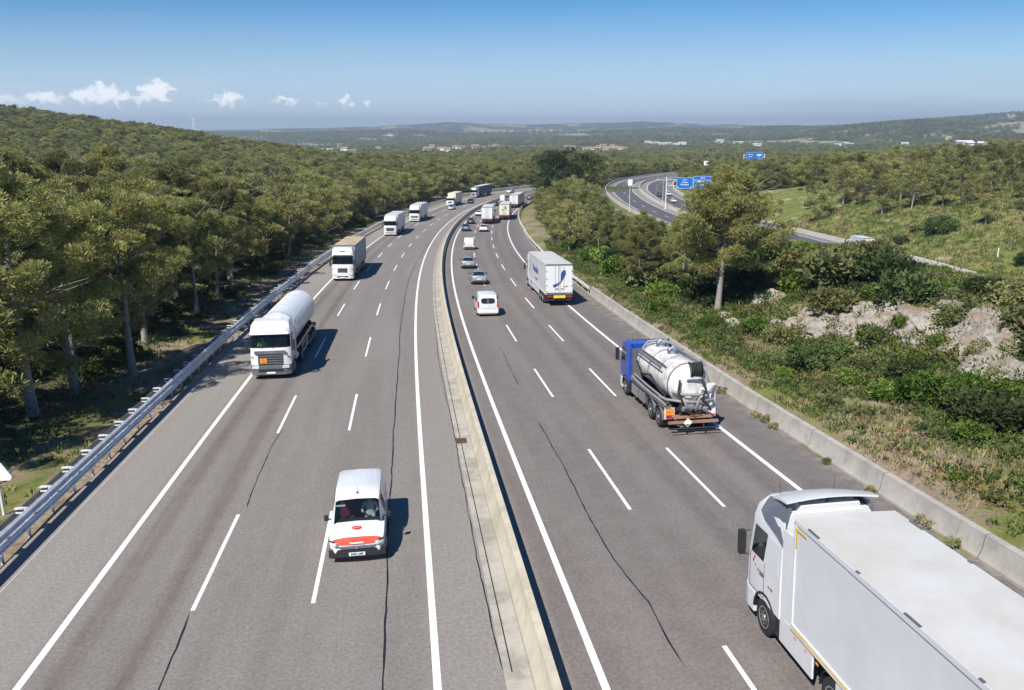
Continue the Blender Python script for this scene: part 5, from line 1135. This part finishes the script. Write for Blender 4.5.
def body_loft(root, P, st, wind, rearw, sidew, name='body', cap=True, glassm=None, smooth=40):
    """st: stations front to rear (y, zb, zbelt, ztop, wbody, wroof)"""
    rings = []
    for y, zb, ze, zt, w, wr in st:
        h = [(0, zb), (w*.82, zb), (w*.98, zb+.14), (w, (zb+ze)/2+.04), (w*.975, ze), (wr, zt-.05), (wr*.86, zt), (0, zt+.025)]
        rings.append([(x, y, z) for x, z in h]+[(-x, y, z) for x, z in h[-2:0:-1]])
    b = MB(); A, Bk, SR, SL = MB(), MB(), MB(), MB()
    def route(i, j):
        if i in wind and j in (5, 6, 7, 8): return A
        if i in rearw and j in (5, 6, 7, 8): return Bk
        if i in sidew and j == 4: return SR
        if i in sidew and j == 9: return SL
        return b
    b.loft(rings, 0, cap, route); g = glassm or GLD
    o = b.build(name, P, root, smooth=smooth)
    A.build('windscreen', g, root, smooth=50) if A.f else None; Bk.build('rear_window', g, root, smooth=50) if Bk.f else None
    SR.build('side_window', g, root) if SR.f else None; SL.build('side_window', g, root) if SL.f else None
    return o
def lamps(root, yf, yr, w, zf=.68, zr=.85, tall=False):
    for sx in (-1, 1):
        m = MB(); m.box((sx*(w-.20), yf, zf), (.34, .10, .13), 0, -sx*.35); m.build('headlight', CLRL, root, bevel=.02)
        m = MB(); m.box((sx*(w-.10), yr, zr), (.15, .08, .42 if tall else .16)); m.build('tail_light', REDL, root, bevel=.01)
        m = MB(); m.box((sx*(w+.10), yf-1.62, 1.02 if not tall else 1.18), (.2, .1, .14)); m.build('mirror', BLACKP, root, bevel=.02)
    m = MB(); m.box((0, yr-.02, zr-.15), (.5, .02, .11)); m.build('number_plate', PLATE, root)
    m = MB(); m.box((0, yr, .38), (w*1.7, .09, .22)); m.build('rear_bumper', BLACKP, root, bevel=.02)
    m = MB(); m.box((0, yf-.02, .42), (w*1.3, .08, .16)); m.box((0, yf+.005, .62), (.7, .05, .10)); m.build('grille', BLACKP, root)
def sedan(label, P, s, off, away, ref='rear', grp=None, kind='sedan', W=.9):
    root = empty('car')
    if kind == 'sedan':
        st = [(0,.34,.52,.56,W*.74,W*.6),(-.14,.22,.66,.70,W*.92,W*.76),(-.85,.2,.82,.87,W*.99,W*.8),(-1.35,.2,.92,.97,W,W*.8),(-2.0,.2,.94,1.38,W,W*.64),(-2.75,.2,.95,1.42,W,W*.65),(-2.83,.2,.95,1.42,W,W*.65),(-3.35,.2,.96,1.36,W,W*.63),(-3.95,.22,.98,1.03,W,W*.76),(-4.42,.25,.95,1.0,W*.96,W*.78),(-4.5,.34,.80,.84,W*.9,W*.7)]
        body_loft(root, P, st, (3,), (7,), (4, 6)); L = 4.5; lamps(root, -.05, -4.49, W, .62, .82)
    else:
        st = [(0,.34,.56,.60,W*.76,W*.6),(-.14,.22,.72,.76,W*.93,W*.76),(-.8,.2,.90,.95,W*.99,W*.8),(-1.15,.2,.98,1.03,W,W*.8),(-1.85,.2,1.0,1.46,W,W*.68),(-2.6,.2,1.0,1.52,W,W*.70),(-2.68,.2,1.0,1.52,W,W*.70),(-3.5,.2,1.0,1.50,W,W*.68),(-3.7,.2,1.0,1.47,W,W*.67),(-4.1,.24,1.0,1.06,W*.97,W*.76),(-4.2,.34,.85,.9,W*.92,W*.72)]
        body_loft(root, P, st, (3,), (8,), (4, 6)); L = 4.2; lamps(root, -.05, -4.19, W, .68, .95)
    for y in (-.85, -L+.85):
        for sx in (-1, 1): wheel(root, sx*W, y, .32, .2, 16)
    place(root, s if ref == 'front' else s+L, off, L, away); meta(root, label, 'car', grp); return root
def van_body(root, P, W=.92, L=4.1, H=1.82, g=None, seams=True):
    k = L/4.1
    st = [(0,.30,.58,.62,W*.80,W*.66),(-.12*k,.20,.80,.86,W*.95,W*.80),(-.45*k,.18,.96,1.02,W*.99,W*.82),(-.85*k,.18,1.06,1.10,W,W*.84),(-1.42*k,.18,1.08,1.66,W,W*.78),(-1.52*k,.18,1.08,H-.08,W,W*.80),(-2.2*k,.18,1.08,H,W,W*.82),(-2.3*k,.18,1.08,H,W,W*.82),(-3.9*k,.18,1.08,H-.02,W,W*.82),(-4.04*k,.20,1.08,H-.06,W*.985,W*.80),(-4.1*k,.30,1.05,H-.2,W*.96,W*.77)]
    return body_loft(root, P, st, (3,), (), (5,), glassm=g)
def white_van_front():
    root = empty('van'); W, L = .92, 4.1; van_body(root, WHITE, W, L, 1.82, GLS)
    cl = MB(); cl.loft([[(-x, y, z), (-x*.6, y+.05, z), (0, y+.07, z), (x*.6, y+.05, z), (x, y, z), (x, y-.6, z), (-x, y-.6, z)] for z, y, x in ((.22, -.06, .90), (.28, -.02, .915), (.52, -.04, .915), (.56, -.08, .89))]); cl.build('front_bumper', BLACKP, root, smooth=30)
    bd = MB(); rr = []
    for y, z, w, dz in ((.018, .68, .64, -.05), (-.045, .80, .74, .0), (-.112, .892, .78, .06)):
        rr.append([(x, y-.0, z-dz*abs(x/w)**3+(.02 if y < -.15 else 0)*(x/w)**2) for x in np.linspace(-w, w, 15)])
    bd.loft(rr, 0, False, None, False); bd.build('red_band', RED, root, smooth=50)
    gl = MB(); gl.loft([[(-.5*k, y, z), (.5*k, y, z), (.5*k, y-.2, z), (-.5*k, y-.2, z)] for z, y, k in ((.54, .055, .85), (.63, .05, 1.25))]); gl.build('grille', GREYPL, root, bevel=.01)
    q = MB(); q.box((0, .075, .59), (.09, .02, .07)); q.build('badge', STEEL, root); lt = text(root, 'TRANSPORTS', .075, WHITE, (0, .035, .735), (math.pi/2-.45, 0, math.pi), bold=.004)
    em = MB(); pts = [(.16*math.cos(a), -.46+.10*math.sin(a)) for a in [2*math.pi*i/20 for i in range(20)]]
    em.loft([[(x, y, 1.055+(-.46-y)*.17+(.0)) for x, y in pts], [(x, y, 1.062+(-.46-y)*.17) for x, y in pts]]); eo = em.build('oval_emblem', RED, root)
    q = MB(); q.loft([[(x, -.46+.035*math.sin(x*25)+e, 1.068), (x, -.44+.035*math.sin(x*25)+e, 1.066)] for x in np.linspace(-.10, .10, 12) for e in (0,)], 0, False, None, False); q.build('emblem_mark', PLATE, eo)
    for sx in (-1, 1):
        h = MB(); h.box((sx*.72, -.06, .70), (.26, .16, .12), 0, -sx*.75, .25); hl = h.build('headlight', CLRL, root, bevel=.02); k = MB(); k.box((sx*.78, -.09, .79), (.22, .12, .03), 0, -sx*.75, .3); k.build('lamp_trim', BLACKP, hl)
        m = MB(); m.box((sx*1.04, -1.22, 1.14), (.15, .12, .18)); m.tube([(sx*.88, -1.2, 1.1), (sx*1.0, -1.2, 1.1)], .03, 6); m.build('mirror', BLACKP, root, bevel=.03)
        s_ = MB(); s_.box((sx*.38, -1.95, .72), (.46, .5, .18)); s_.box((sx*.38, -2.2, 1.1), (.44, .14, .62), 0, 0, .15); s_.box((sx*.38, -2.26, 1.48), (.24, .10, .18)); s_.build('seat', BURG if sx > 0 else INTR, root, bevel=.03)
        for y in (-2.25, -3.3): q = MB(); q.box((sx*.905, y, .95), (.012, .014, 1.1)); q.build('door_seam', GREYPL, root)
        for y in (-.82, -3.25): wheel(root, sx*W, y, .32, .2, 18)
        q = MB(); q.box((sx*.62, -4.10, .9), (.14, .05, .4)); q.build('tail_light', REDL, root)
    q = MB(); q.box((0, -1.1, .98), (1.6, .45, .10)); q.box((0, -2.45, 1.1), (1.55, .04, 1.2)); q.box((0, -1.6, .45), (1.6, 1.6, .05)); q.build('dashboard', INTR, root)
    q = MB(); q.box((.55, -1.33, 1.50), (.30, .012, .055), 0, 0, .75); q.build('windscreen_sticker', PLATE, root); q = MB(); q.box((0, .085, .38), (.52, .012, .115)); p_ = q.build('number_plate', PLATE, root); text(p_, '6423 LMP', .10, NAVY, (0, .095, .38), FRONT, bold=.003)
    q = MB(); [q.box((x, -3.05, 1.826-.03*abs(x)), (.03, 1.55, .012)) for x in np.linspace(-.55, .55, 7)]; q.build('roof_rib', WHITE, root)
    q = MB(); q.cyl((0, -1.65, 1.80), (0, -1.80, 1.98), .010, .006, 5); q.box((0, -1.65, 1.815), (.05, .09, .03)); q.build('antenna', BLACKP, root)
    for sx in (-1, 1): q = MB(); q.tube([(sx*.3+.3, -.88, 1.12), (sx*.3-.25, -.95, 1.20)], .010, 4); q.build('wiper', BLACKP, root)
    place(root, 9.75, -4.6, L, False); meta(root, 'small white van with red bonnet band, oval emblem and black bumper, coming closer', 'van')
    skin = MATS['skin']; person('driver in a white shirt at the wheel of the small white van', skin, mat('white_shirt', (.75, .76, .78), .8), MATS['dark_hair'], root.matrix_world.copy(), (-.38, -1.98, .80))
white_van_front()
def passenger_van():
    root = empty('van'); W, L, H = .97, 4.95, 1.95; van_body(root, WHITE, W, L, H, GLD)
    q = MB(); q.loft([[(.62*math.copysign(abs(math.cos(a))**.5, math.cos(a))*k, -L-.012+e+.10*(z_ > 1.4)*0, z_) for a, z_ in [(2*math.pi*i/24, 1.42+.24*math.copysign(abs(math.sin(2*math.pi*i/24))**.5, math.sin(2*math.pi*i/24))) for i in range(24)]] for e, k in ((.10, 1), (-.02, .98))]); q.build('rear_window', GLD, root, smooth=30)
    q = MB(); q.box((0, -L-.04, 1.42), (.03, .02, .46)); q.box((0, -L-.01, 1.0), (.02, .03, 1.3)); q.build('rear_door_seam', WHITE, root)
    q = MB(); q.box((-.25, -L-.01, .86), (.55, .03, .12)); q.build('number_plate', PLATE, root); q = MB(); q.box((0, -L-.01, .42), (1.8, .14, .22)); q.build('rear_bumper', WHITE, root, bevel=.03)
    for sx in (-1, 1):
        q = MB(); q.box((sx*.86, -L+.02, 1.1), (.14, .1, .55)); q.build('tail_light', REDL, root, bevel=.02)
        q = MB(); q.box((sx*1.1, -1.4, 1.25), (.22, .14, .3)); q.build('mirror', BLACKP, root, bevel=.03)
        for y in (-.95, -L+.95): wheel(root, sx*W, y, .35, .22, 18)
        q = MB(); q.box((sx*.72, -.05, .72), (.3, .12, .16)); q.build('headlight', CLRL, root)
        q = MB(); q.box((sx*.968, -3.2, 1.35), (.01, 1.1, .42)); q.build('rear_side_window', GLD, root)
    place(root, 56+L, 4.1, L, True); meta(root, 'white passenger van with wide dark rear window, nearest vehicle in the left lane ahead', 'van')
passenger_van()
def panel_van(label, s, off, away, L=4.4, H=1.9, ref='rear'):
    root = empty('van'); van_body(root, WHITE, .92, L, H, GLD); lamps(root, -.03, -L-.01, .9, .68, 1.0, True)
    for sx in (-1, 1):
        for y in (-.85, -L+.85): wheel(root, sx*.92, y, .33, .2, 14)
    place(root, s+L if ref == 'rear' else s, off, L, away); meta(root, label, 'van'); return root
sedan('silver saloon just ahead of the white passenger van', SILV, 77.5, 4.65, True)
sedan('light silver saloon, second car ahead of the white passenger van', SILV, 93.7, 3.95, True, kind='sedan', W=.93)
panel_van('plain white panel van following two dark cars in the left lane ahead', 121, 4.5, True)
sedan('white estate car close behind a white box lorry in the middle lane', WHITE, 160, 7.0, True, kind='hatch')
sedan('blue-grey hatchback behind a dark car in the left lane near the median', BLUECUR, 161, 3.2, True, kind='hatch')
sedan('dark grey saloon in the left lane beside the white box lorry', GREYP, 182.3, 3.3, True)
sedan('white saloon partly hidden by the white box lorry, tight to the median', WHITE, 210, 3.4, True)
sedan('dark blue saloon far ahead between the median and the box lorries', BLUEC, 249, 3.9, True)
panel_van('white delivery van far ahead in the left lane of the bend', 266, 3.2, True, L=5.2, H=2.3)
sedan('tiny dark car at the far end of the bend past the last box lorry', GREYP, 276, 10.4, True, kind='hatch')
sedan('small silver hatchback driving in front of the cream boxed lorry', SILV, 232.4, -7.3, False, 'front', kind='hatch')
sedan('dark green hatchback between the cream boxed lorry and the slate-blue one', mat('dark_green_paint', (.03, .05, .045), .3, .2, .1, 2, coat=.5), 259, -6.6, False, 'front', kind='hatch')
sedan('white car farthest away on the oncoming carriageway beside the median', WHITE, 306, -7.3, False, 'front', kind='hatch')
#VEHICLES_END

# ------------------------------------------------------------------ signs and small roadside things
SBLUE = mat('sign_blue', (.005, .15, .52), .45, 0, .05); SWH = mat('sign_white', (.82, .83, .82), .45)
def motorway_sign(x, y, zroad, panels, label, post_x, bottom=5.9, beam=True, grp=None):
    root = empty('gantry_sign', (x, y, zroad)); 
    for px in post_x: q = MB(); q.box((px, .25, (bottom+3.9)/2-.3), (.34, .34, bottom+4.2)); q.box((px, .25, .1), (.8, .8, .3)); q.build('post', GALV, root, bevel=.03)
    q = MB(); xa, xb = min(post_x), max([p[0]+p[2]/2 for p in panels]+list(post_x))
    for z in (bottom+1.0, bottom+2.9): q.cyl((xa, .25, z), (xb, .25, z), .09, n=8)
    n = max(2, int((xb-xa)/1.4))
    for k in range(n): a = xa+(xb-xa)*k/n; b = xa+(xb-xa)*(k+1)/n; q.cyl((a, .25, bottom+1.0 if k % 2 else bottom+2.9), (b, .25, bottom+2.9 if k % 2 else bottom+1.0), .05, n=6)
    q.build('beam', GALV, root)
    for cx, w, h, lines in [(p[0], p[2], p[3], p[4]) for p in panels]:
        cz = bottom+h/2; q = MB(); q.box((cx, 0, cz), (w, .06, h)); pn = q.build('panel', SBLUE, root)
        q = MB(); [q.box((cx, -.034, cz+sg*(h/2-.07)), (w-.06, .008, .07)) for sg in (-1, 1)]; [q.box((cx+sg*(w/2-.07), -.034, cz), (.07, .008, h-.22)) for sg in (-1, 1)]; q.build('border', SWH, pn)
        for kind, lx, lz, sz, val in lines:
            if kind == 't': text(pn, val, sz, SWH, (cx+lx, -.04, cz+lz), REAR, bold=.012)
            elif kind == 'box': q = MB(); q.box((cx+lx, -.036, cz+lz), (val, .008, sz)); q.build('white_field', SWH, pn)
            elif kind == 'arrow': q = MB(); q.v = [(cx+lx-sz, -.04, cz+lz+sz*.2), (cx+lx+sz, -.04, cz+lz+sz*.2), (cx+lx, -.04, cz+lz-sz)]; q.f = [(0, 2, 1)]; q.m = [0]; q.build('arrow', SWH, pn)
    meta(root, label, 'sign', grp); return root
P_ = bat(358, 0); zr_ = float(P_[2])
motorway_sign(55.0, 280, zr_, [(3.0, 0, 5.6, 3.7, [('t', 0, 1.05, .62, 'AP-7'), ('t', 0, .3, .52, 'Tarragona'), ('t', 0, -.45, .68, 'Barcelona'), ('arrow', -2.2, -1.3, .3, 0), ('arrow', 2.1, -1.3, .3, 0)]),
    (8.85, 0, 5.9, 4.2, [('box', 0, .72, .10, 5.6), ('t', .1, 1.4, .7, 'AP-2'), ('box', -.4, .25, .55, 2.6), ('t', -.3, -.75, .62, 'Lleida'), ('t', 2.1, -.3, .8, '1'), ('arrow', -2.3, -.8, .25, 0)])],
    'pair of large blue motorway direction signs on a gantry above the bend', (-3.1, 14.5), 6.7)
P_ = bat(700, 0)
motorway_sign(float(P_[0])-7, float(P_[1])-6, float(P_[2]), [(0, 0, 11.5, 4.6, [('t', -2.6, .8, .9, 'Barcelona'), ('t', -2.6, -.7, .9, 'Girona'), ('box', 3.2, .4, .9, 3.0), ('t', 3.2, -1.0, .9, '1 km')])], 'small distant blue direction sign on a gantry where the second motorway climbs away', (-7.2, 7.2), 5.8)
def board(x, y, w, h, z, label, m, posts=2, name='signboard'):
    g = float(ground(np.array([x]), np.array([y]))[0]); root = empty(name, (x, y, g)); q = MB(); q.box((0, 0, z+h/2), (w, .1, h)); q.build('panel', m, root)
    for k in range(posts): q = MB(); q.box(((k-(posts-1)/2)*w*.6, .12, z/2+h/2), (.16, .16, z+h)); q.build('post', GALV, root)
    meta(root, label, 'sign'); return root
board(111, 478, 3.4, 2.4, 7.5, 'white backed sign standing above the trees where the second motorway bends away', SWH)
board(38, 268, 1.4, 2.0, 8.5, 'small upright white sign rising from the pines left of the second motorway', SWH, 1)
board(785, 1560, 11, 5, 8, 'tiny blue and white sign far off among the trees at right', SBLUE)
# triangular warning sign, seen from behind at the left edge
def warn():
    p = at(16.6, -18.55); root = empty('warning_sign', tuple(p)); root.rotation_euler = (0, 0, .1); q = MB(); r = .62; pts = []
    for k in range(3):
        a = math.pi/2+2*math.pi*k/3
        for d in (-.16, .0, .16): pts.append((math.cos(a+d)*r*(1 if d == 0 else .97), math.sin(a+d)*r*(1 if d == 0 else .97)))
    q.loft([[(x, y_, 1.65+z) for x, z in pts] for y_ in (0, .03)]); q.build('panel', SWH, root); q = MB(); q.box((0, .06, .95), (.08, .06, 2.3)); q.build('post', GALV, root); q = MB(); [q.box((0, .045, z), (.5, .03, .05)) for z in (1.5, 1.8)]; q.build('bracket', GALV, root)
    meta(root, 'pale triangular road sign on a post at the left edge behind the guard rail', 'sign')
warn()
def lamp_post():
    p = bat(372, 0); root = empty('lamp_post', tuple(p)); q = MB(); q.cyl((0, 0, 0), (0, 0, 8.5), .09, .05, 8); q.build('pole', GALV, root); q = MB(); q.tube([(0, 0, 8.4), (1.0, 0, 8.8), (2.0, 0, 8.9)], .06, 6); q.tube([(0, 0, 8.4), (-1.0, 0, 8.8), (-2.0, 0, 8.9)], .06, 6); q.box((2.2, 0, 8.9), (.9, .3, .15)); q.box((-2.2, 0, 8.9), (.9, .3, .15)); q.build('lamp_head', GALV, root)
    meta(root, 'twin-armed pale lamp post in the median of the second motorway left of the blue signs', 'street lamp')
lamp_post()
# traffic on the second motorway
def place_b(o, s, off, L, away=True):
    sg = 1 if away else -1; p0 = Vector(bat(s, off)); p1 = Vector(bat(s-sg*L, off)); f = (p0-p1).normalized(); r = f.cross(Vector((0, 0, 1))).normalized(); u = r.cross(f)
    o.matrix_world = Matrix(((r.x, f.x, u.x, p0.x), (r.y, f.y, u.y, p0.y), (r.z, f.z, u.z, p0.z+.02), (0, 0, 0, 1)))
for lab, P, s_, of, aw, kd in (('white car alone in the near lane of the second motorway below the blue signs', WHITE, 385, 6.2, True, 'hatch'), ('white car in the far bend of the second motorway, half behind the blue signs', WHITE, 412, 9.0, True, 'sedan'),
        ('dark car beside the lamp post on the bend of the second motorway', GREYP, 408, 4.8, True, 'hatch'), ('pale car on the outer carriageway of the second motorway, at the top of its bend', SILV, 478, -7, False, 'sedan'), ('dark car far up the second motorway beyond the blue signs', GREYP, 575, -6, False, 'hatch')):
    c = sedan(lab, P, 100, 0, aw, kind=kd); place_b(c, s_, of, 4.4, aw)
c = empty('lorry'); cab(c, WHITE, zt=2.7, L=1.9, ws=(1.6, 2.3), inside=False, deflect=False, Wd=1.1); trailer(c, -2.1, -7.6, mat('pale_blue_white_box', (.58, .64, .72), .45, 0, .1), ROOFW, z0=.9, z1=3.5, W=1.15); axle(c, -1.2, .42, 1.1)
place_b(c, 246, 8.9, 7.6); meta(c, 'small white box lorry on the second motorway half hidden by the bank shrubs', 'lorry')
# marker post on the grassy slope
q = MB(); q.box((0, 0, .6), (.14, .14, 1.6)); q.box((0, 0, 1.45), (.18, .18, .12)); o = q.build('marker_post', SWH); x_, y_ = 84.0, 141.0; o.location = (x_, y_, float(ground(np.array([x_]), np.array([y_]))[0])); meta(o, 'short white marker post in the grass beyond the second motorway', 'post')
# lattice pylon on the left hill shoulder
def pylon(x, y, h, label):
    g = float(ground(np.array([x]), np.array([y]))[0]); root = empty('pylon', (x, y, g)); q = MB(); n = 9; wd = lambda t: 3.6*(1-t)**1.3+.5
    for k in range(n):
        t0, t1 = k/n, (k+1)/n
        for sx, sy in ((1, 1), (1, -1), (-1, -1), (-1, 1)): q.cyl((sx*wd(t0), sy*wd(t0), h*t0), (sx*wd(t1), sy*wd(t1), h*t1), .16, n=4)
        for sx in (1, -1): q.cyl((sx*wd(t0), -wd(t0), h*t0), (-sx*wd(t1), -wd(t1), h*t1), .10, n=4)
    q.build('tower', GALV, root)
    for z, w in ((.72, 7), (.84, 6), (.95, 4.5)): q = MB(); q.cyl((-w, 0, h*z), (w, 0, h*z), .18, n=4); q.build('cross_arm', GALV, root)
    meta(root, label, 'pylon')
pylon(-405, 1080, 52, 'faint steel lattice pylon standing on the shoulder of the wooded left hill')

# ------------------------------------------------------------------ far villages and sheds
def houses():
    W1_ = mat('white_render', (.66, .64, .60), .8, 0, .15, .3); W2_ = mat('cream_render', (.58, .48, .36), .8, 0, .15, .3); RT = mat('terracotta_tiles', (.30, .20, .15), .9, 0, .3, .5); SH = mat('pale_sheet_roof', (.62, .63, .64), .5, 0, .1, .2); WN = mat('window_shade', (.05, .06, .07), .3)
    V = {
 'white industrial shed at the left edge of the valley': ([(-330, 1195), (-300, 1180), (-268, 1190), (-360, 1230)], 'industrial sheds in the left valley', 1, 0, (40, 60)),
 'pale house scattered among the woods of the middle valley': ([(-488.5, 2120), (-252, 1272), (-205, 1076), (-344, 2162), (-209, 2205), (-121, 1211), (-99, 1180), (-90, 1170), (-96, 1427), (-86, 1448), (-63, 1443), (-69, 2081), (-55, 2097), (-43, 2143), (-467, 2288)], 'houses of the middle valley', 0, 0, (14, 24)),
 'cream house of the small village beyond the dark round tree': ([(93, 1428), (97, 1355), (110, 1257), (122, 1288), (143, 1397), (168, 1557), (174, 1525), (192, 1613), (192, 1551), (194, 1510), (184, 1371), (144, 1293), (157, 1299), (176, 1440), (163, 1410), (181, 1470), (170, 1345), (150, 1350)], 'village houses beyond the round tree', 0, 1, (12, 20)),
 'white speck of a house on the farthest ridge': ([(52, 5520), (119, 5588), (166, 5631), (215, 5531), (259, 5631), (288, 5546), (323, 5588), (0, 5583), (-46, 5531), (-544, 3776)], 'white houses on the farthest ridge', 0, 0, (30, 55)),
 'white building in the wooded plain above the blue motorway signs': ([(360, 2233), (373, 2202), (380, 2150), (402, 2176), (417, 2145), (444, 2202), (562, 2326), (586, 2378), (591, 2227), (620, 2284), (560, 1928)], 'buildings in the plain above the signs', 1, 0, (18, 36)),
 'white building on the wooded slopes at far right': ([(727, 1882), (776, 1960), (767, 1908), (771, 1656), (867, 1679), (481, 899), (473, 873), (492, 882), (2059, 3532), (2062, 3500), (2030, 3469)], 'buildings on the far right slopes', 1, 0, (14, 26))}
    r = np.random.default_rng(3)
    for lab, (pts, grp, flat, tone, (wa, wb)) in V.items():
        for x, y in pts:
            w = r.uniform(wa, wb)*.6; d = w*r.uniform(.4, .7); h = r.uniform(3.5, 5.5); k = 1 if y < 3000 else 1.4; g = float(ground(np.array([float(x)]), np.array([float(y)]))[0])
            root = empty('house' if not flat else 'building', (x, y, g)); root.rotation_euler = (0, 0, r.uniform(-.5, .5)); wall = [W1_, W2_][int(r.random() < (.6 if tone else .15))]
            up = 7.5 if y < 3000 else 3; q = MB(); q.box((0, 0, (h+up)/2*k), (w, d, (h+up)*k)); q.build('wall', wall, root); z = (h+up)*k; e = .6; q = MB()
            if flat: q.loft([[(sx*(w/2+e), -d/2-e, z+.1), (sx*(w/2+e), 0, z+1.5), (sx*(w/2+e), d/2+e, z+.1)] for sx in (-1, 1)]); q.build('roof', SH, root)
            else: q.loft([[(sx*(w/2+e), -d/2-e, z-.2), (sx*(w/2+e), 0, z+d*.28), (sx*(w/2+e), d/2+e, z-.2)] for sx in (-1, 1)]); q.build('roof', RT, root)
            for j in range(int(w//6)): 
                for zz in (z-2.2, z-5.2): q = MB(); q.box((-w/2+3+j*6, -d/2-.03, zz), (1.6, .08, 1.7)); q.build('window', WN, root)
            meta(root, lab, 'house' if not flat else 'building', grp)
houses()
